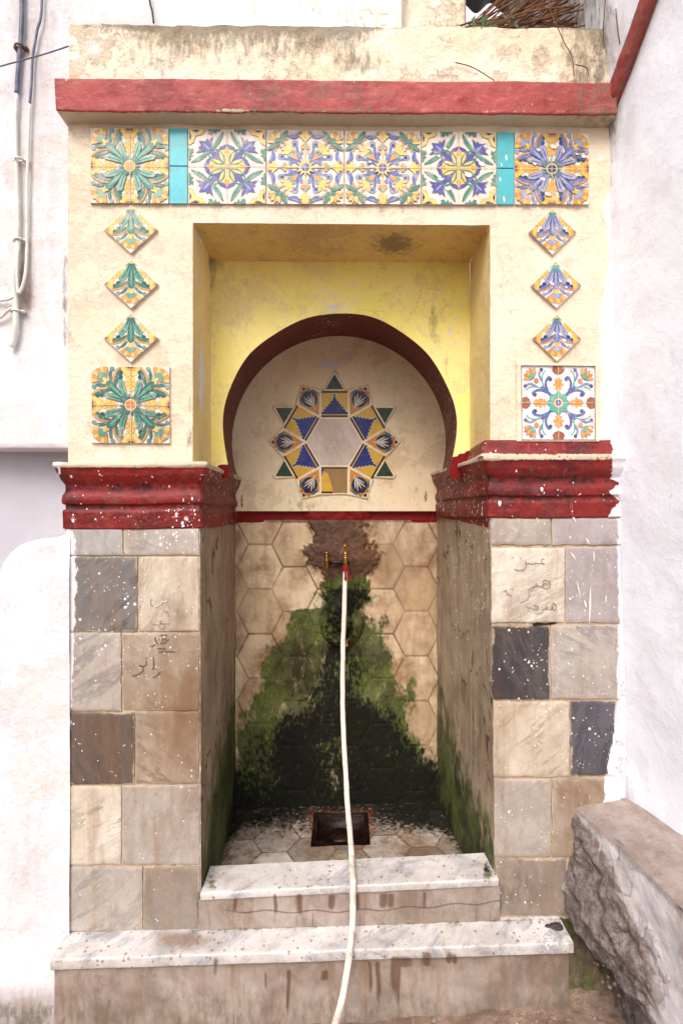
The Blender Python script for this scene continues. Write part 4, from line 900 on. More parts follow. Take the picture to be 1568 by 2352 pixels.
panel(tq(791, 966), mC_, 'yellow and blue scroll tile panel right of the middle of the top band', drops=dropsR[:3])
panel(tq(967, 1139), mB_, 'blue cross tile panel with white paint drops next to the right turquoise tiles', drops=[(.62, .12, .07), (.25, -.18, .08), (-.5, -.3, .05), (-.3, -.56, .06), (.72, .6, .05)] + dropsR[:3])
panel(tq(1181, 1352), mAb, 'blue and yellow acanthus tile panel at the right end of the top band', jit={(1, 1): .85, (-1, -1): 1.05}, drops=[(.04, .62, .07), (-.25, -.28, .06), (-.1, -.7, .07), (.85, .35, .05)] + dropsR[2:5])
panel([(209, 840), (390, 842), (391, 1019), (211, 1018)], mAd, 'dark green acanthus tile panel low on the left side', jit={(1, -1): .8, (-1, -1): .8})
panel([(1197, 840), (1365, 841), (1366, 1010), (1198, 1010)], mD, 'white ground tile panel with blue scrolls above the right capital', GNW, drops=dropsR[3:6])
# raised plaster frame round that panel
mb = MB(); fr = [(1186, 833), (1374, 835), (1375, 1014), (1187, 1014)]; fi = [(1196, 839), (1366, 840), (1367, 1011), (1197, 1011)]
V = [U(a, b, .002) for a, b in fr] + [U(a, b, -.012) for a, b in fr] + [U(a, b, -.014) for a, b in fi] + [U(a, b, .0) for a, b in fi]
mb.add(V, [(j*4+i, j*4+(i+1) % 4, (j+1)*4+(i+1) % 4, (j+1)*4+i) for j in range(3) for i in range(4)]); mb.build('panel_surround', M['front'], root, smooth=False)
for x0, x1, sd in ((389, 431, 'left'), (1140, 1180, 'right')):
    q = tq(x0, x1)
    for top in (1, 0):
        P = Panel(q, -.0075); P.plate(-.97, .97, .012 if top else -.995, .995 if top else -.012, TRQ if sd == 'left' else C(84, 190, 200), .0128, .03)
        if sd == 'right': P.drops([(.1, .3, .10), (-.45, .1, .06)] if top else [(-.6, -.3, .08), (-.15, -.85, .1)])
        o = P.mb.build('turquoise_tile', M['glaze2'], root, smooth=False); o['label'] = ('upper' if top else 'lower') + ' plain turquoise tile, %s pair of the top band' % sd
def diamond(cx, cy, hw, hh, mot, lab, rot=0.0, gnd=GND, gr=GRN, drops=None):
    # quarter tile (s,t in 0..1): flower centre at the top corner, fan at the bottom corner
    def fn(u, v, dy):
        s_, t_ = (u + 1) / 2, (v + 1) / 2
        x = cx + (s_ - t_) * hw; y = cy - hh + (s_ + t_) * hh
        c, n = math.cos(rot), math.sin(rot); dx, dy_ = x - cx, y - cy
        return U(cx + dx * c - dy_ * n, cy + dx * n + dy_ * c, -.0095 - dy)
    P = Panel(None, 0, fn); P.plate(-1, 1, -1, 1, C(236, 222, 204), .0145, .02); P.Y0 = 1; P.fn = lambda u, v, dy: fn(u, v, dy + .0006); P.plate(-.955, .955, -.955, .955, gnd, .0005, .02)
    for k in range(1): pass
    sh, cen = mot
    for poly, col, dg, ol in sh:
        for pv in [poly] + ([[(b, a) for a, b in poly]] if dg else []):
            q = clampp([(a * 2 - 1, b * 2 - 1) for a, b in pv], -.95, .95)
            if ol: P.poly(clampp(grow(q, .017), -.95, .95), OUT)
            P.poly(q, col)
    tip = cen[0][1]
    for t_ in (.06, .28, .5, .72, .94):
        a_ = t_ * math.pi / 2; r_ = .30 if t_ not in (.28, .72) else .36
        P.poly(clampp([(0.0 * 2 - 1, -1), (2 * r_ * math.cos(a_ - .14) * .6 - 1, 2 * r_ * math.sin(a_ - .14) * .6 - 1), (2 * r_ * math.cos(a_) - 1, 2 * r_ * math.sin(a_) - 1), (2 * r_ * math.cos(a_ + .14) * .6 - 1, 2 * r_ * math.sin(a_ + .14) * .6 - 1)], -.95, .95), tip)
    P.poly([(-.95, -.95)] + [(-1 + .26 * math.cos(q), -1 + .26 * math.sin(q)) for q in np.linspace(.2, 1.37, 6)], YEL)
    P.poly([(-.95, -.95)] + [(-1 + .19 * math.cos(q), -1 + .19 * math.sin(q)) for q in np.linspace(.27, 1.3, 6)], ORA)
    if drops: P.drops(drops)
    P.k += 5
    o = P.mb.build('diamond_tile', M['glaze'], root, smooth=False); o['label'] = lab
diamond(301, 527, 62, 56, mA, 'pale green diamond tile, top of the left column')
diamond(302, 652, 63, 57, mAd, 'green diamond tile, middle of the left column', .01)
diamond(301, 776, 63, 57, mAd, 'green diamond tile, lowest of the left column')
diamond(1268, 532, 55, 54, mAb, 'blue diamond tile with green tip, top of the right column', drops=[(.1, .6, .06)])
diamond(1276, 654, 58, 55, (mAb[0], [(0, C(104, 190, 176))]), 'grey blue diamond tile with turquoise tip, middle of the right column', -.02, GNW, drops=[(-.2, .1, .1), (.5, -.3, .07)])
diamond(1278, 776, 56, 55, mAb, 'dark blue diamond tile, lowest of the right column', drops=[(.0, -.3, .08), (.4, -.2, .1), (-.3, -.1, .06)])

# star mosaic on the tympanum
SPX = (768, 1015.5); kS = 61.7 / 168
def spt(x, y, dy=0.0): return U(SPX[0] + x * kS, SPX[1] - y * kS, yt - .009 - dy)     # x,y in star units (zoomed px)
so = empty('star_panel', spt(0, -300)); so.parent = root; so.location = Vector(WO['star_panel']) - Vector(WO['wall_fountain']); so['label'] = 'star shaped tile mosaic round a marble hexagon in the arch'
def star_piece(name, polys, label=None, mat=None, th=.009):
    """polys: first = outline with ground colour, then overlay shapes"""
    m = MB(); p0, c0 = polys[0]
    if area(p0) < 0: p0 = p0[::-1]
    n = len(p0); c = np.mean(p0, 0); ins = [tuple(c + (np.array(q) - c) * .965) for q in p0]
    m.add([spt(a, b) for a, b in ins] + [spt(a, b, -.0018) for a, b in p0] + [spt(a, b, -th) for a, b in p0],
          [tuple(range(n))] + [(i, (i+1) % n, n + (i+1) % n, n + i) for i in range(n)] + [(n + i, n + (i+1) % n, 2*n + (i+1) % n, 2*n + i) for i in range(n)], c0)
    for k, (p_, col) in enumerate(polys[1:]):
        if area(p_) < 0: p_ = p_[::-1]
        m.add([spt(a, b, .0004 + .00005 * k) for a, b in p_], [tuple(range(len(p_)))], col)
    o = m.build(name, mat or M['glaze2'], so, smooth=False)
    if label: o['label'] = label
    return o
def rot(p, a): c, s = math.cos(a), math.sin(a); return [(x * c - y * s, x * s + y * c) for x, y in p]
hexm = marble('star_hexagon_marble', C(240, 220, 204, 1), C(216, 192, 174, 1), C(160, 136, 124, 1), 33.0, None, 0, 6, .4)
m = MB(); hx = [(172 * math.cos(math.radians(60 * k)), 168 * math.sin(math.radians(60 * k))) for k in range(6)]
g = [[tuple(np.array(spt(x * r, y * r)) ) for x, y in hx + hx[:1]] for r in np.linspace(0.02, .985, 10)]
m.grid(np.array(g)); m.grid(np.array([[spt(x * .985, y * .985) for x, y in hx + hx[:1]], [spt(x, y, -.002) for x, y in hx + hx[:1]], [spt(x, y, -.01) for x, y in hx + hx[:1]]]), )
o = m.build('hexagon_slab', hexm, so, lambda V: dict(red=.55 * blob(PX(V)[0], PX(V)[1], 812, 1000, 14, 16), dirt=0 * V[:, 0] + .15), smooth=False); o['label'] = 'white marble hexagon at the heart of the star'
NAVY, SUN, WINE = C(30, 44, 130), C(236, 188, 66), C(66, 20, 34)
def sq(ang, broken=False, b1=NAVY, jj=1.0):
    a = math.radians(ang) - math.pi / 2; w = 82; y0, y1 = 156, 320
    pls = [([(-w, y0), (w, y0), (w, y1), (-w, y1)], SUN)]
    pls.append(([(-w, y0), (w, y0), (w, y0 + 12), (-w, y0 + 12)], WINE)); pls.append(([(-w, y1 - 12), (w, y1 - 12), (w, y1), (-w, y1)], WINE))
    st = [(-w, y0 + 18), (w, y0 + 18), (w, y0 + 34)]; x, y = w, y0 + 34
    steps = 6
    for k in range(steps): x -= w / steps; st.append((max(x, 6), y)); y += 17; st.append((max(x, 6), y))
    st += [(6, y1 - 18)]; left = [(-a_, b_) for a_, b_ in st[2:]][::-1]
    full = st + left
    pls.append(([(a_ * 1.0, b_) for a_, b_ in grow(full, 3)], C(236, 226, 196))); pls.append((full, b1))
    if broken:
        pls = [([(-w, y0), (w, y0), (w, y1), (-w, y1)], C(170, 132, 84)), ([(-w, y0), (w, y0), (w, y0 + 10), (-w, y0 + 10)], WINE),
               ([(40, y0 + 40), (w, y0 + 20), (w, y1), (10, y1), (14, y1 - 40)], SUN), ([(12, y1 - 12), (w, y1 - 12), (w, y1), (12, y1)], WINE), ([(w - 16, y0 + 12), (w, y0 + 12), (w, y0 + 60)], NAVY)]
        pls = [([(x * -1, y) for x, y in p], c) for p, c in pls]
    return [(rot(p, a if not broken else a), tuple(q * jj for q in c)) for p, c in pls]
for ang, j in ((90, .85), (30, .95), (150, 1.25), (210, 1.15), (330, 1.05)):
    star_piece('square_tile', sq(ang, jj=1.0, b1=tuple(c * j for c in NAVY)), 'yellow tile with navy steps, at the %s of the star' % {90: 'top', 30: 'upper right', 150: 'upper left', 210: 'lower left', 330: 'lower right'}[ang])
star_piece('square_tile', [(rot([(-x, y) for x, y in p], math.pi * 0), c) for p, c in sq(270, True)], 'broken yellow tile patched with brown mortar at the foot of the star')
for k in range(6):
    a = math.radians(60 * k) - math.pi / 2; r0 = 180; tip = 402
    cr = rot([(82, 158), (82, 320)], 0)
    # corners in local frame where the kite axis points to +y
    s1 = rot([(-86, 320)], math.radians(-30))[0]; s2 = (-s1[0], s1[1]); s1 = (-abs(s1[0]), s1[1]); s2 = (abs(s1[0]), s1[1])
    out = [(0, r0 + 12), (s2[0] * .88, s2[1] * .985), (s2[0] * .44, tip - 42), (0, tip), (-s2[0] * .44, tip - 42), (s1[0] * .88, s1[1] * .985)]
    W_ = s2[0]; yb_ = s2[1]
    pls = [(out, C(200, 172, 128)), ([(0, 200), (W_ * .5, 262), (0, 300), (-W_ * .5, 262)], C(222, 150, 66)), ([(-W_ * .78, yb_ - 20), (0, 262), (W_ * .78, yb_ - 20), (W_ * .5, yb_ + 34), (-W_ * .5, yb_ + 34)], C(214, 150, 50)),
           (circ(0, 312, 50, 12, 54), C(26, 30, 66)), (leaf(0, 236, 0, 336, 6), C(220, 214, 204)), (leaf(0, 256, 34, 318, 5), C(220, 214, 204)), (leaf(0, 256, -34, 318, 5), C(220, 214, 204)), (leaf(0, 276, 28, 342, 4), C(220, 214, 204)), (leaf(0, 276, -28, 342, 4), C(220, 214, 204)), (circ(-24, 366, 13, 8), C(206, 120, 48)), (circ(24, 366, 13, 8), C(206, 120, 48)), (circ(0, 384, 10, 8), C(34, 36, 62)), (leaf(-W_ * .72, yb_ - 8, -W_ * .45, yb_ + 40, 8), C(70, 110, 120)), (leaf(W_ * .72, yb_ - 8, W_ * .45, yb_ + 40, 8), C(70, 110, 120))]
    star_piece('pointed_tile', [(rot(p, a), c) for p, c in pls], 'ornate pointed tile with white leaf, %s point of the star' % ['right', 'upper right', 'upper left', 'left', 'lower left', 'lower right'][k])
for k, ang in enumerate((90, 30, 150, 210, 330)):
    a = math.radians(ang) - math.pi / 2
    star_piece('green_triangle_tile', [(rot([(-58, 330), (58, 330), (0, 428)], a), C(30, 62, 44))], 'dark green triangle tile at the %s of the star' % ['top', 'upper right', 'upper left', 'lower left', 'lower right'][k])
# mortar bed following the star outline
m = MB(); outl = []
for k in range(6):
    a = math.radians(60 * k) - math.pi / 2
    outl += rot([(-64, 418), (64, 418)], a) if 0 else rot([(96, 332), (50, 374), (0, 420), (-50, 374), (-96, 332)], a)
    a2 = a + math.radians(30)
    if k != 4: outl += rot([(-72, 322), (-12, 446), (12, 446), (72, 322)], a2)[::-1] if 0 else rot([(72, 322), (12, 446), (-12, 446), (-72, 322)], a2)
n = len(outl); ins = [(x * .97, y * .97) for x, y in outl]
cc = spt(0, 0, -.0005)
m.add([spt(a, b, -.0005) for a, b in ins] + [spt(a, b, -.010) for a, b in outl] + [cc], [(i, (i+1) % n, n + (i+1) % n, n + i) for i in range(n)] + [((i+1) % n, i, 2*n) for i in range(n)])
m.build('mortar_bed', M['tymp'], so, lambda V: dict(dirt=.2 + 0 * V[:, 0]), smooth=False)

# ------------------------------------------------------------------ taps, pipe, hose
BR = simple('aged_brass', C(196, 150, 70, 1), C(130, 92, 40, 1), 60, .3, .9, .2, .5); PIPE = simple('dark_pipe', C(70, 58, 54), C(40, 34, 34), 60, .5, .3)
def tap(px, py0, Y, h, lab):
    e = empty('brass_tap', U(px, py0, Y)); e.parent = root; e.location = Vector(U(px, py0, Y)) - Vector(WO['wall_fountain']); WO[e.name] = tuple(U(px, py0, Y)); e['label'] = lab
    b = U(px, py0, Y); m = MB()
    lathe(m, b, [(.0085, 0), (.009, .004), (.010, .03), (.0115, .045), (.0115, .052), (.009, .054)]); tube(m, [b + (0, .0, .045), b + (0, .04, .05), b + (0, .12, .05)], .008)
    m.build('tap_body', BR, e)
    m = MB(); lathe(m, b + (0, 0, .054), [(.0095, 0), (.0105, .003), (.007, .006), (.0095, .010), (.0095, .014), (.006, .017), (.0045, .02), (.004, h), (.007, h + .003), (.007, h + .008), (.002, h + .012)])
    m.build('tap_spindle', BR, e); m = MB(); hh = h + .06
    tube(m, [b + (-.011, -.004, hh), b + (.011, .004, hh + .003)], .0035); m.build('tap_lever', BR, e)
tap(750, 1312, .60, .022, 'brass tap hanging free, left of the hose')
tap(793, 1306, .585, .040, 'brass tap with the white hose tied to its spout')
m = MB(); tube(m, [U(752, 1293, .635), U(775, 1291, .63), U(802, 1294, .635)], .010, 10); tube(m, [U(778, 1291, .63), U(778, 1291, .70)], .012, 10); m.build('water_pipe', PIPE, root)
hp = [(793, 1306, .585), (792, 1330, .583), (790, 1400, .56), (788, 1500, .52), (787, 1600, .475), (789, 1700, .42), (794, 1790, .36), (801, 1880, .26), (806, 1955, .12), (808, 2000, .03), (810, 2026, -.030), (810, 2060, -.040), (809, 2115, -.062), (805, 2160, -.10), (802, 2195, -.128), (794, 2250, -.16), (784, 2300, -.20), (772, 2345, -.25), (755, 2400, -.31), (720, 2440, -.42), (600, 2440, -.62)]
P = np.array([U(*q) for q in hp]); P[-1][2] = P[-2][2] - .02
Hs = empty('garden_hose', P[8]); tag(Hs, 'cream white rubber hose hanging from the tap and running down over the steps', 'hose')
def tch(o, par): o.parent = par; o.location = Vector(WO[o.name]) - Vector(WO[par.name]); return o
m = MB(); SP = smoothpts(P, 8); SP[:, 0] += (fbm(SP, 7, 3, 4) - .5) * .010 * np.clip(np.arange(len(SP)) / 20, 0, 1); tube(m, SP, .0102 + .0003 * np.sin(np.arange(len(SP)) * .9), 14)
m.build('hose_tube', simple('cream_rubber', C(250, 238, 228, .95), C(236, 220, 204, .95), 25, .38, 0, .25), Hs, lambda V: dict(dirt=.16 + .25 * sst(V[:, 2], .75, .35), brown=.05 + .15 * sst(V[:, 2], .6, .3)))
RD = simple('red_cord', C(176, 20, 30), C(130, 12, 22), 60, .5); m = MB()
for k in range(5):
    z = P[0][2] - .004 - .0042 * k + .014; c = np.array([P[0][0], P[0][1], z]); tube(m, [c + (.0125 * math.cos(t), .0125 * math.sin(t), .0016 * math.sin(2 * t + k)) for t in np.linspace(0, 6.283, 16)], .0028, 6)
b = P[0] + (.001, -.014, -.004)
tube(m, smoothpts([b + (.002, 0, .012), b + (-.001, -.004, -.010), b + (-.001, -.002, -.034), b + (.0, 0, -.046)], 5), [.004] * 5 + [.0042] * 5 + [.0055] * 5 + [.003], 8)
tube(m, smoothpts([b + (.006, .002, .010), b + (.013, .002, -.012), b + (.018, .003, -.030), b + (.0185, .003, -.055)], 5), .0032, 6)
m.build('red_binding', RD, Hs)

# ------------------------------------------------------------------ right house wall, rail, bench
def rw_attr(V):
    px, py = PX(V); x = V[:, 1]; z = V[:, 2] - H
    stain = sst(z, .70, 1.30) * sst(px, 1520, 1400)
    return dict(brown=.40 * stain + .25 * blob(px, py, 1500, 1000, 12, 22) + .5 * sst(z, -.80, -.93) * sst(px, 1480, 1440), dirt=.38 * stain * sst(px, 1460, 1390) + .35 * blob(px, py, 1435, 1800, 25, 25) + .5 * blob(px, py, 1508, 1004, 6, 12) + .08,
                white=.3 + 0 * z, splat=0 * z)
mb = MB(); zz = np.linspace(H + 2.6, H - 1.75, 170)[:, None]; ys = np.concatenate([np.linspace(.9, .0, 14), np.linspace(-.02, -.7, 70), np.linspace(-.78, -2.9, 24)])[None, :]
g = np.zeros((170, ys.shape[1], 3)); g[:, :, 2] = zz; g[:, :, 1] = ys; g[:, :, 0] = wxc(zz) + .30 * np.maximum(-ys, 0) + 0 * ys
g = disp(g, (1, .2, 0), .010, 5, 81); mb.grid(g); 
rw = mb.build('house_wall', M['white_skytint'], None, rw_attr); tag(rw, 'whitewashed house wall closing the alley on the right, blue sky light put into its colour', 'wall')
Aq, Bq = np.array([wxc(H + 1.32) - .012 + .008, -.028, H + 1.318]), np.array([wxc(H + 1.508) + .3 * .172 - .014, -.172, H + 1.508])
dr = Bq - Aq; E = Aq + dr * 3.2; m = MB(); L = np.linalg.norm(E - Aq); dn = dr / np.linalg.norm(dr); side = np.array([1, -.3 * -1, 0]); side = np.array([.958, -.287 * -1, 0]); side = side / np.linalg.norm(side)
wn = np.array([-.958, -.287, 0]); up = np.cross(dn, wn); up /= np.linalg.norm(up); n = 60; ring = []
for k in range(n + 1):
    c = Aq + (E - Aq) * k / n; row = []
    for a, b in ((-.022, -.01), (-.022, .016), (-.016, .022), (.016, .022), (.022, .016), (.022, -.01), (-.022, -.01)): row.append(c + up * a + wn * b)
    ring.append(row)
g = np.array(ring); g = disp(g, (1, 0, .3), .003, 30, 3); m.grid(g); m.add(g[0][:6], [tuple(range(6))])
rl = m.build('roof_rail', M['rail'], None, lambda V: dict(chip=.12 + 0 * V[:, 0], dirt=.42 + 0 * V[:, 0])); tag(rl, 'red painted sloping bar fixed along the top of the right wall', 'rail')

# masonry bench along the right wall
def be_attr(V):
    px, py = PX(V); z = V[:, 2] - H; top = sst(z, -1.0, -.965)
    n = fbm(V, 9, 4, 17)
    crum = band(px + (n - .5) * 60, py, [(1840, 1300), (1950, 1290), (2100, 1280), (2220, 1330), (2400, 1400)], [(1840, 1330), (1900, 1350), (1990, 1400), (2100, 1440), (2180, 1490), (2240, 1500), (2400, 1480)], 26) * (1 - top)
    return dict(crum=np.clip(crum + .25 * (n > .62) * (1 - top), 0, 1), topm=top, dirt=.22 + .25 * sst(z, -1.3, -1.5), white=np.clip((1 - top) * (.62 * sst(px, 1335, 1420) * sst(n, .66, .42) + .2) * (1 - crum), 0, 1), moss=.62 * blob(px, py, 1425, 2230, 10, 22) + .45 * blob(px, py, 1300, 2120, 10, 30), brown=.25 * top + .1)
def benchmat():
    t = T('crumbling_render', .92, .15)
    base = t.mix(t.mr(t.noise(9, 6, .7), .35, .7), C(236, 230, 232), C(214, 202, 200))
    topc = t.mix(t.mr(t.noise(10, 6, .7, (1, .3, 1), 2.0), .35, .68), C(196, 184, 178), C(168, 154, 148)); base = t.mix(t.attr('topm'), base, topc)
    cr = t.mix(t.mr(t.noise(34, 7, .75), .38, .64), C(158, 138, 134), C(206, 192, 188)); cr = t.mix(t.mr(t.noise(120, 4, .7), .58, .72), cr, C(96, 74, 70))
    col = t.layer(base, 'crum', cr, 40, .3, .08); col = common(t, col)
    t.bump(t.math('MULTIPLY', t.vor(70, (1, 1, 1)).outputs['Distance'], t.attr('crum')), .8, .012); t.bump(t.math('MULTIPLY', t.noise(48, 8, .8), t.math('ADD', t.math('MULTIPLY', t.attr('crum'), 1.3), .35)), .95, .022); t.bump(t.noise(14, 5, .6), .4, .02); return t.done(col)
ysb = np.concatenate([np.linspace(.0, -.55, 150), np.linspace(-.57, -1.5, 40)]); zt_ = H - .963
prof_t = np.linspace(1, 0, 26); zs = np.linspace(0, -.82, 130)
g = np.zeros((26 + 130, len(ysb), 3))
for j, y in enumerate(ysb):
    xe = .766 + .16 * (-y); xw = .94 + .32 * (-y)
    for i, t in enumerate(prof_t): g[i, j] = (xe + (xw - xe) * t, y, zt_ + .026 * t + (-.006 if i > 22 else 0) * (i - 22) * .5)
    for i, z in enumerate(zs):
        f = i / 129
        off = .03 * math.exp(-((z + .30) / .16) ** 2) * math.exp(-((y + .02) / .22) ** 2) * -1 - .02 * math.exp(-((z + .27) / .08) ** 2) * math.exp(-((y + .16) / .14) ** 2)
        under = .085 * (1 / (1 + math.exp((z + .40 + .35 * (-y) * 0) / .012))) * math.exp(-((y) / .35) ** 2)
        g[26 + i, j] = (xe + off + under, y, zt_ - .008 + z)
p = g.reshape(-1, 3); AA = be_attr(p); nn = fbm(p, 24, 5, 90); n2 = fbm(p, 6, 4, 91)
am = .006 + .055 * AA['crum']; side_ = (p[:, 2] < zt_ - .004)
p[:, 0] += side_ * (-(nn - .5) * am - (n2 - .5) * .04); p[:, 1] += side_ * (fbm(p, 30, 3, 5) - .5) * AA['crum'] * .02 * (p[:, 1] < -.01); p[:, 2] += (~side_) * (n2 - .5) * .018 + (~side_) * (nn - .5) * .003
g = p.reshape(g.shape); mb = MB(); mb.grid(g, True)
bn = mb.build('masonry_bench', benchmat(), None, be_attr); tag(bn, 'crumbling plastered masonry ledge along the right wall', 'bench')
# lumps of broken render stuck on the eroded face
m = MB(); 
def lump(m, c, r, seed, sq_=(1, 1, .8)):
    n1, n2_ = 9, 7; V = []
    for i in range(n2_ + 1):
        th = math.pi * i / n2_
        for k in range(n1): ph = 2 * math.pi * k / n1; V.append((math.sin(th) * math.cos(ph), math.sin(th) * math.sin(ph), math.cos(th)))
    V = np.array(V); rr = .65 + .7 * fbm(V + seed * 3.1, 1.4, 3, seed); V = V * rr[:, None] * r * np.array(sq_) + np.array(c)
    m.add(V, [(i*n1+k, (i+1)*n1+k, (i+1)*n1+(k+1) % n1, i*n1+(k+1) % n1) for i in range(n2_) for k in range(n1)])
for k in range(80):
    y = -random.random() ** 1.4 * .30; z = H - 1.0 - random.random() * .42; t_ = (H - 1.0 - z) / .42
    y = -t_ * .16 + random.uniform(-.07, .06); y = min(y, -.004)
    lump(m, (.762 + .16 * -y - .018 * math.exp(-((z - H + 1.27) / .12) ** 2) + random.uniform(-.001, .012), y, z), random.uniform(.003, .006), k, (1, 1.2, .8))
o = m.build('render_rubble', simple('crumbs', C(150, 124, 112), C(110, 88, 80), 60, .95, 0, .7), bn); o['kind'] = 'stuff'

# ------------------------------------------------------------------ left side: house walls and buttress
def lw_attr(V):
    px, py = PX(V)
    return dict(brown=.30 * blob(px, py, 90, 560, 70, 200) + .36 * blob(px, py, 80, 60, 100, 260) + .7 * blob(px, py, 58, 640, 11, 60) + .55 * blob(px, py, 64, 690, 12, 40), dirt=.10 + .48 * blob(px, py, 152, 700, 8, 160) + .4 * blob(px, py, 60, 690, 10, 40) + .2 * blob(px, py, 120, 640, 40, 60), white=.35 + 0 * px)
def leftwall(name, quad, Y, mat, lab, cat='wall', nx=40, nz=120, thick=.1, seed=0):
    a, b, c, d = [U(q[0], q[1], Y) for q in quad]; g = bil(a, b, c, d, nx, nz); g = disp(g, (0, 1, 0), .006, 6, seed); m = MB(); m.grid(g)
    for r_ in (g[0], g[-1]): q = r_.copy(); q[:, 1] = Y + thick; m.grid(np.array([q, r_]))
    o = m.build(name, mat, None, lw_attr); return tag(o, lab, cat)
xf = 158
m = MB()
# upper house wall with a slightly proud shoulder above the soffit edge; then recessed wall below
X0, X1 = -2.6, U(158, 0, 0)[0] + .01
profl = [(.075, Z(-900)), (.075, Z(600)), (.078, Z(855)), (.060, Z(885)), (.052, Z(905)), (.050, Z(1023)), (.052, Z(1024.5)), (.16, Z(1026))]
pr_ = dens(profl, .02); xs = np.linspace(X0, X1, 110); g = np.zeros((len(pr_), len(xs), 3))
for i, (y, z) in enumerate(pr_): g[i, :, 0] = xs; g[i, :, 1] = y; g[i, :, 2] = z
g = disp(g, (0, 1, .2), .006, 6, 44); m.grid(g)
lw = m.build('house_wall', M['white'], None, lw_attr); tag(lw, 'overexposed whitewashed house wall left of the fountain carrying the pipes', 'wall')
m = MB(); g = bil((X0, .15, Z(1018)), (X1, .15, Z(1018)), (X1, .15, H - 1.8), (X0, .15, H - 1.8), 60, 60); m.grid(disp(g, (0, 1, 0), .005, 5, 46))
o = m.build('recessed_wall', M['mauve'], None, lambda V: dict(dirt=.05 + 0 * V[:, 0])); tag(o, 'smooth wall set back under the white wall on the left, shade painted in mauve grey', 'wall')
# rounded buttress
m = MB(); topc = [(-3, 1420), (-2, 1345), (3, 1312), (12, 1286), (28, 1264), (52, 1248), (90, 1238), (125, 1234), (165, 1222)]
tc = smoothpts([(a, b, 0) for a, b in topc], 6)[:, :2]; nB = 90
rows_ = []
prof_b = [(.14, 0)] + [(-.012 + .030 - .030 * math.sin(a), -.0 - .030 * (1 - math.cos(a))) for a in np.linspace(0, math.pi / 2, 7)]
for off, dz in prof_b: rows_.append([np.array([U(a, b, 0)[0], off, U(a, b, 0)[2] + dz]) for a, b in tc])
g = np.array(rows_); base = g[-1]; low = base.copy(); low[:, 2] = H - 1.76; t = np.linspace(0, 1, nB)[:, None, None]
body = base[None] * (1 - t) + low[None] * t; g = np.concatenate([g, body[1:]]); g = disp(g, (0, 1, 0), .010, 5, 48); g = disp(g, (0, 1, 0), .003, 30, 49); m.grid(g)
l_ = g[:, 0]; 
m.add([(l_[-1][0], -.012, l_[8][2]), (l_[-1][0], .14, l_[8][2]), (l_[-1][0], .14, H - 1.76), (l_[-1][0], -.012, H - 1.76)], [(0, 1, 2, 3)])
def bt_attr(V):
    px, py = PX(V)
    return dict(brown=.32 * blob(px, py, 110, 1255, 50, 18) + .3 * blob(px, py, 105, 1330, 25, 60) + .66 * sst(py, 2230, 2320) + .28 * blob(px, py, 60, 2000, 60, 160) + .3 * blob(px, py, 40, 1290, 20, 20), dirt=.12 + .45 * sst(py, 2270, 2330) + .4 * blob(px, py, 98, 2160, 3, 40), white=.30 + 0 * px, red=.0 * px, moss=.0 * px)
o = m.build('buttress', M['white'], None, bt_attr); tag(o, 'whitewashed low buttress with rounded shoulder left of the fountain', 'buttress')

# ------------------------------------------------------------------ above the parapet: back house wall, pillar, terrace, roof
m = MB(); Yh = .75; g = bil(U(-300, -900, Yh), U(1000, -900, Yh), U(1000, 140, Yh), U(-300, 140, Yh), 60, 60); m.grid(disp(g, (0, 1, 0), .006, 5, 52))
o = m.build('upper_house_wall', plaster('sunlit_whitewash', (.9, .9, .88), (.9, .9, .88), (.88, .88, .85), 18.0, .3, .0), None); tag(o, 'bright white upper wall behind the parapet with faint yellow painted letters', 'wall')
m = MB()
def g1(x, y): return (900 + x * .4209) / 1.6327, (y * .4209) / 1.6327
for s in [[(120,-40),(125,95)], [(530,-60),(532,20)], [(632,75),(660,10),(680,-20),(700,40),(712,100)], [(945,20),(945,165)], [(970,62),(1000,72)], [(1170,105),(1150,55),(1090,50),(1062,80),(1070,125),(1095,150),(1100,205)], [(1020,130),(1010,170),(1050,220)], [(1212,90),(1214,230)], [(1212,85),(1260,92),(1315,98)], [(1245,195),(1300,196)], [(850,130),(872,100),(868,45)]]:
    ribbon(m, [g1(*q) for q in s], 6 * .55, Yh - .010)
m.build('painted_letters', simple('yellow_chalk', C(250, 250, 170, 1), C(252, 250, 200, 1), 40), o, smooth=False)
m = MB(); m.grid(disp(bil((-.5, 3.2, H + 9), (5, 3.2, H + 9), (5, 3.2, H + 1), (-.5, 3.2, H + 1), 20, 20), (0, 1, 0), .01, 3, 5)); o2 = m.build('white_sky_backing', M['white'], None); tag(o2, 'added white backing standing in for bright sky under the terrace roof edge', 'wall')  # added white sheet imitating the bright sky past the roof
m = MB(); g = np.array([[U(a, b, .30) for a in (934, 1072)] for b in (-500, 90)])
Xa, Xb = U(934, 0, .28)[0], U(1072, 0, .28)[0]; n = 20
pl = [(Xa, .45), (Xa, .30), (Xa + .008, .285)] + [(Xa + (Xb - Xa) * k / n, .28) for k in range(1, n)] + [(Xb - .008, .285), (Xb, .30), (Xb, .45)]
zz_ = np.linspace(H + 3, H + 1.5, 70); g = np.array([[(x, y, z) for x, y in pl] for z in zz_]); g[:, :, 0] += np.where(np.arange(g.shape[1]) > 12, 1, -1)[None, :] * .10 * np.clip((H + 1.96 - g[:, :, 2]), 0, .5) * .1
m.grid(disp(g, (.5, 1, 0), .006, 14, 58)); o = m.build('terrace_pillar', M['parapet'], None, lambda V: dict(dirt=.28 + 0 * V[:, 0], brown=.2 + 0 * V[:, 0])); tag(o, 'weathered plaster pillar standing behind the parapet', 'pillar')
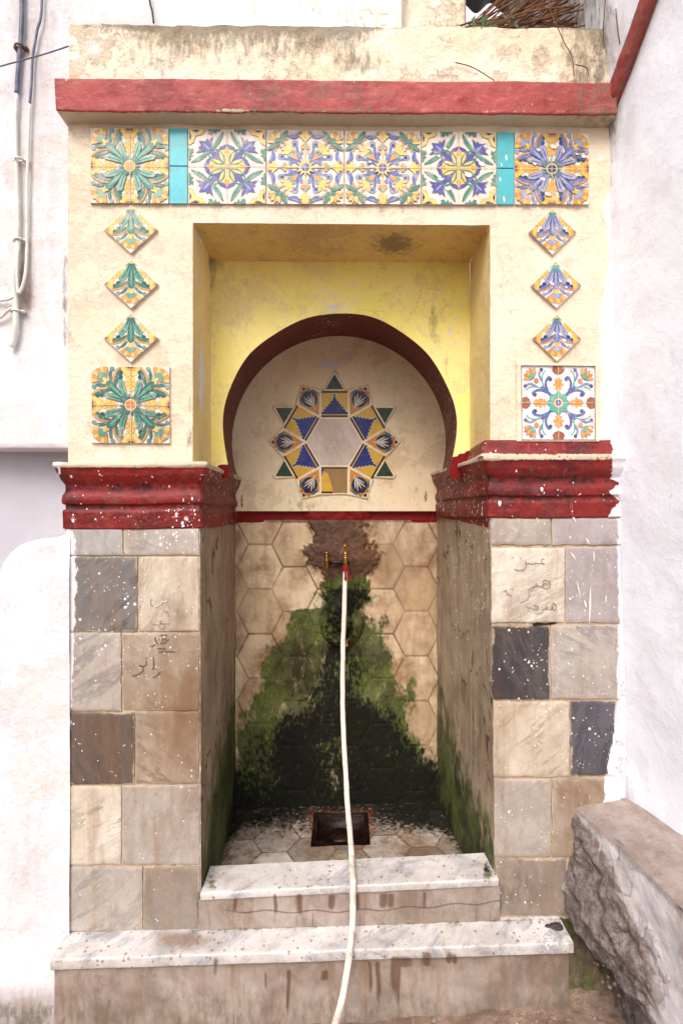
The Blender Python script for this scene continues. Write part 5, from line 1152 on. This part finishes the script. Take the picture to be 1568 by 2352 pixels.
# terrace roof of corrugated sheet
m = MB(); nx = 120; xs = np.linspace(U(1000, 0, 1.4)[0], 1.9, nx); g = np.zeros((12, nx, 3))
for i, t in enumerate(np.linspace(0, 1, 12)):
    y = .20 + t * 1.2; zt2 = H + 2.50 + t * .53
    g[i, :, 0] = xs; g[i, :, 1] = y; g[i, :, 2] = zt2 + .030 * np.sin(xs * 2 * math.pi / .17)
m.grid(g); g2 = g.copy(); g2[:, :, 2] += .004; m.grid(g2, True); m.grid(np.array([g[-1], g2[-1]]))
o = m.build('corrugated_roof', simple('dark_corrugated_sheet', C(60, 50, 50), C(40, 34, 36), 12, .7), None); tag(o, 'dark corrugated roof sheet over the terrace seen from below', 'roof')
m = MB(); x0 = U(1168, 0, 1.3)[0]; g = bil((x0, 1.3, H + 3.2), (2.0, 1.3, H + 3.2), (2.0, 1.3, H + 1.3), (x0 - .05, 1.3, H + 1.3), 30, 30); m.grid(disp(g, (0, 1, 0), .02, 5, 3)); m.grid(bil((1.95, 0.2, H + 3.2), (1.95, 1.3, H + 3.2), (1.95, 1.3, H + 1.3), (1.95, .2, H + 1.3), 3, 3))
o = m.build('terrace_wall', simple('shade_dark_wall', C(62, 44, 40), C(36, 26, 26), 10, .95), None); tag(o, 'wall at the back of the covered terrace, its shade painted in dark brown', 'wall')  # unlit terrace interior painted as a dark brown
# dry creeper
m = MB(); 
for k in range(110):
    x = random.uniform(1180, 1385); y = random.uniform(20, 66); Y = random.uniform(.10, .45)
    a = U(x - random.uniform(60, 150), 58 + random.uniform(-2, 10), Y); c = U(x + random.uniform(10, 110), random.uniform(-80, 20), Y + random.uniform(-.05, .1))
    b_ = (a + c) / 2 + np.array([random.uniform(-.03, .03), random.uniform(-.04, .04), random.uniform(-.03, .02)])
    tube(m, smoothpts([a, b_, c], 5), random.uniform(.0012, .0034), 5, False)
for pts in ([(1256, -20, -.02), (1262, 20, -.02), (1282, 68, -.02), (1296, 100, -.012), (1312, 128, -.012), (1318, 175, -.012)], [(1390, -20, -.03), (1386, 40, -.03), (1384, 75, -.02), (1387, 110, -.015)], [(1348, -10, .02), (1335, 18, .02), (1318, 42, .02)],
            [(1413, 20, -.05), (1418, 70, -.05), (1423, 102, -.05)], [(1320, 148, -.012), (1345, 155, -.012), (1352, 175, -.012)], [(1045, 143, -.010), (1085, 155, -.010), (1135, 185, -.010)]):
    tube(m, smoothpts([U(*q) for q in pts], 6), .0016, 5, False)
vn_o = m.build('dry_creeper', simple('dry_stems', C(134, 92, 58), C(92, 60, 44), 30, .85), None); tag(vn_o, 'tangle of dry brown creeper stems spilling over the parapet corner', 'plant')
m = MB()
for k in range(26):
    x = random.uniform(1078, 1120) if k < 16 else random.uniform(1120, 1200); y = random.uniform(38, 62); c = U(x, y, random.uniform(-.01, .08)); r = random.uniform(.006, .014)
    a = random.uniform(0, 6.28); d1 = np.array([math.cos(a), random.uniform(-.5, .2), math.sin(a)]) * r; d2 = np.cross(d1, [0.2, 1, .1]); d2 = d2 / np.linalg.norm(d2) * r * .45
    m.add([c - d1, c - d2 * .9 - d1 * .2, c + d1, c + d2 * .9 - d1 * .2], [(0, 1, 2, 3)])
m.build('leaf', simple('green_leaf', C(70, 120, 70), C(44, 90, 54), 40, .6), vn_o, smooth=False)['kind'] = 'stuff'
# a few white pebble crumbs on the parapet near the leaves are part of the creeper litter

# ------------------------------------------------------------------ pipes and cables on the left
WP = simple('white_painted_pipe', C(238, 238, 232), C(224, 226, 218), 30, .5); GP = simple('grey_blue_pipe', C(128, 132, 152), C(98, 102, 122), 30, .5, 0, .2); BK = simple('black_flex', C(40, 36, 40), C(70, 64, 66), 60, .6)
Yw = .062
cd = empty('electric_conduit', U(30, 800, Yw)); tag(cd, 'vertical conduit on the left wall, grey above and white painted below', 'conduit')
m = MB(); tube(m, smoothpts([U(51, -300, Yw), U(51, 0, Yw), U(50, 60, Yw), U(47, 110, Yw), U(42, 170, Yw), U(39, 216, Yw)], 6), .0075, 10); m.build('grey_pipe', GP, cd)
m = MB(); tube(m, smoothpts([U(39, 216, Yw), U(37, 280, Yw), U(38, 350, Yw), U(41, 430, Yw), U(43, 500, Yw), U(41, 550, Yw)], 6), .0065, 10)
tube(m, smoothpts([U(44, 548, Yw), U(40, 580, Yw - .004), U(35, 620, Yw - .005), U(33, 650, Yw - .005), U(36, 690, Yw - .004), U(37, 720, Yw - .004), U(37, 750, Yw - .004), U(33, 780, Yw), U(27, 797, Yw)], 6), .0095, 10)
m.build('white_pipe', WP, cd)
for x, y in ((45, 106), (45, 366), (43, 550), (38, 714)):
    m = MB(); c = U(x, y, Yw - .004); tube(m, [c + (.013 * math.cos(t), .010 * math.sin(t) - .0, .0) for t in np.linspace(0, 6.283, 14)], .0035, 6); m.box(c + (-.022, .002, -.004), c + (-.008, .018, .004)); m.box(c + (.010, .002, -.004), c + (.024, .018, .004))
    m.build('clamp', simple('rusty_clamp', C(150, 96, 74), C(110, 74, 62), 60, .8) if y < 200 else WP, cd)
def cable(pts, r, mat, lab, cat='cable', name='cable', group=None):
    m = MB(); tube(m, smoothpts([U(*q) for q in pts], 7), r, 8); o = m.build(name, mat, None); tag(o, lab, cat, 'cables on the house walls' if name == 'cable' else None); return o
cable([(97, -300, Yw), (97, 0, Yw), (86, 70, Yw), (76, 130, Yw), (73, 190, Yw), (69, 240, Yw)], .0042, GP, 'thin grey cable bending down beside the conduit on the left wall')
cable([(69, 240, Yw), (66, 320, Yw), (63, 420, Yw), (63, 520, Yw), (62, 590, Yw), (57, 640, Yw - .01), (46, 672, Yw - .012), (41, 662, Yw - .012), (40, 620, Yw - .012), (42, 570, Yw - .01)], .0050, WP, 'white painted cable looping round the foot of the conduit')
cable([(-40, 692, Yw), (0, 690, Yw), (18, 688, Yw - .006), (33, 682, Yw - .012)], .0050, WP, 'short white cable running left from the conduit, upper one')
cable([(-40, 742, Yw), (0, 730, Yw), (18, 714, Yw - .004), (34, 706, Yw - .01)], .0050, WP, 'short white cable running left from the conduit, lower one')
cable([(-60, 172, Yw - .03), (0, 153, Yw - .03), (60, 136, Yw - .04), (110, 122, Yw - .04), (158, 106, -.004)], .0022, GP, 'thin string stretched across the left wall to the parapet', 'string', 'string')
cable([(343, -60, Yh - .02), (344, 0, Yh - .02), (350, 26, Yh - .03), (353, 52, Yh - .06)], .0045, BK, 'short black cable hanging behind the parapet')

# ------------------------------------------------------------------ ground, stones
def gz(x, y): return H - 1.60 + np.clip((x + .2) / .8, -1.5, 1) * .07
def gr_attr(V):
    px, py = PX(V); return dict(dirt=.25 + .3 * fbm(V, 6, 3, 2), white=.16 + .25 * fbm(V, 14, 3, 7), moss=.40 * blob(px, py, 1080, 2318, 200, 14) + .25 * blob(px, py, 1370, 2250, 30, 40), brown=.3 + 0 * px)
m = MB(); g = bil((-3, .0, 0), (1.6, .0, 0), (1.6, -3.6, 0), (-3, -3.6, 0), 360, 280); p = g.reshape(-1, 3); p[:, 1] = -3.6 * (-p[:, 1] / 3.6) ** 1.6
p[:, 2] = gz(p[:, 0], p[:, 1]) + (fbm(p, 9, 5, 71) - .5) * .05 + (fbm(p, 40, 3, 72) - .5) * .012 - .0 ; g = p.reshape(g.shape); m.grid(g)
t = T('cracked_paving', .9, .2); col = t.mix(t.mr(t.noise(7, 6, .7), .35, .68), C(176, 150, 134), C(138, 112, 100)); col = t.mix(t.mr(t.noise(30, 6, .75), .5, .7, 0.0, .8), col, C(100, 78, 70)); col = common(t, col); t.bump(t.noise(40, 8, .75), .8, .014)
o = m.build('ground', t.done(col), None, gr_attr); tag(o, kind='structure')
m = MB(); g = bil((-60, 1.2, H - 1.74), (60, 1.2, H - 1.74), (60, -60, H - 1.74), (-60, -60, H - 1.74), 12, 12); m.grid(g); o = m.build('street', simple('street_stone', C(150, 132, 120), C(128, 112, 102), 3, .9), None); tag(o, kind='structure')
# dark stone on the step
m = MB(); c = U(1274, 2168 - 18, -.045); c[2] = U(0, 2112, 0)[2] + .006
lump(m, c + (0.004, 0, .004), .019, 5, (1.25, .8, .6)); lump(m, c + (-.022, .004, .004), .009, 8, (1.1, .8, .7)); o = m.build('stone', simple('wet_dark_stone', C(84, 76, 74), C(50, 42, 42), 90, .6, 0, .8), None); tag(o, 'small dark lump of stone lying on the right end of the step', 'stone')
for (x, y, Y, r, lab) in ((1167, 2304, -.16, .014, 'dark pebble at the foot of the step riser, right side'), (1052, 2352, -.22, .02, 'flat rubble stone on the ground below the step'), (1215, 2335, -.2, .024, 'brown rubble stone on the ground near the bench')):
    m = MB(); q = U(x, y, Y); q[2] = gz(q[0], Y) + r * .25; lump(m, q, r, int(x), (1.3, 1, .55)); o = m.build('rubble_stone', simple('rubble', C(128, 104, 94), C(92, 72, 66), 60, .9, 0, .8), None); tag(o, lab, 'stone', 'rubble stones on the ground')

m = MB()
for k in range(170):
    x = random.uniform(-.5, .95); y = -.11 - abs(random.gauss(0, .07)) if k < 110 else -random.uniform(.11, .5); r = random.uniform(.002, .008)
    lump(m, (x, y, gz(x, y) + r * .2), r, k + 300, (1.2, 1, .7))
o = m.build('gravel', simple('crumb_stone', C(170, 150, 138), C(110, 90, 80), 60, .9, 0, .7), None); tag(o, 'loose crumbs of render and grit scattered along the foot of the step', 'gravel', kind='stuff')
# ------------------------------------------------------------------ camera, light, world
cam = bpy.data.cameras.new('camera'); co = bpy.data.objects.new('camera', cam); SC.collection.objects.link(co); SC.camera = co
co.location = (0, -D, H); co.rotation_euler = (math.radians(90), 0, 0); cam.sensor_fit = 'VERTICAL'; cam.sensor_height = 24; cam.lens = 24 * D / (2352 / S); cam.clip_end = 500; cam.clip_start = .02
SUN = Vector((-.20, -.62, .80)).normalized()
sl = bpy.data.lights.new('sun', 'SUN'); sl.energy = 1.5; sl.angle = math.radians(34); sl.color = (1.0, .985, .97); s_o = bpy.data.objects.new('sun', sl); SC.collection.objects.link(s_o)
s_o.rotation_euler = (-SUN).to_track_quat('-Z', 'Y').to_euler()
w = bpy.data.worlds.new('World'); SC.world = w; w.use_nodes = True; nt = w.node_tree; bg = nt.nodes['Background']; sky = nt.nodes.new('ShaderNodeTexSky'); sky.sky_type = 'NISHITA'; sky.sun_disc = False
sky.sun_elevation = math.asin(SUN.z); sky.sun_rotation = math.atan2(SUN.x, SUN.y); sky.dust_density = 5.0; sky.air_density = 1.0; sky.ozone_density = 1.0
nt.links.new(sky.outputs[0], bg.inputs[0]); bg.inputs[1].default_value = .15
SC.view_settings.view_transform = 'Standard'; SC.view_settings.look = 'None'; SC.view_settings.exposure = .47; SC.view_settings.gamma = 1.0
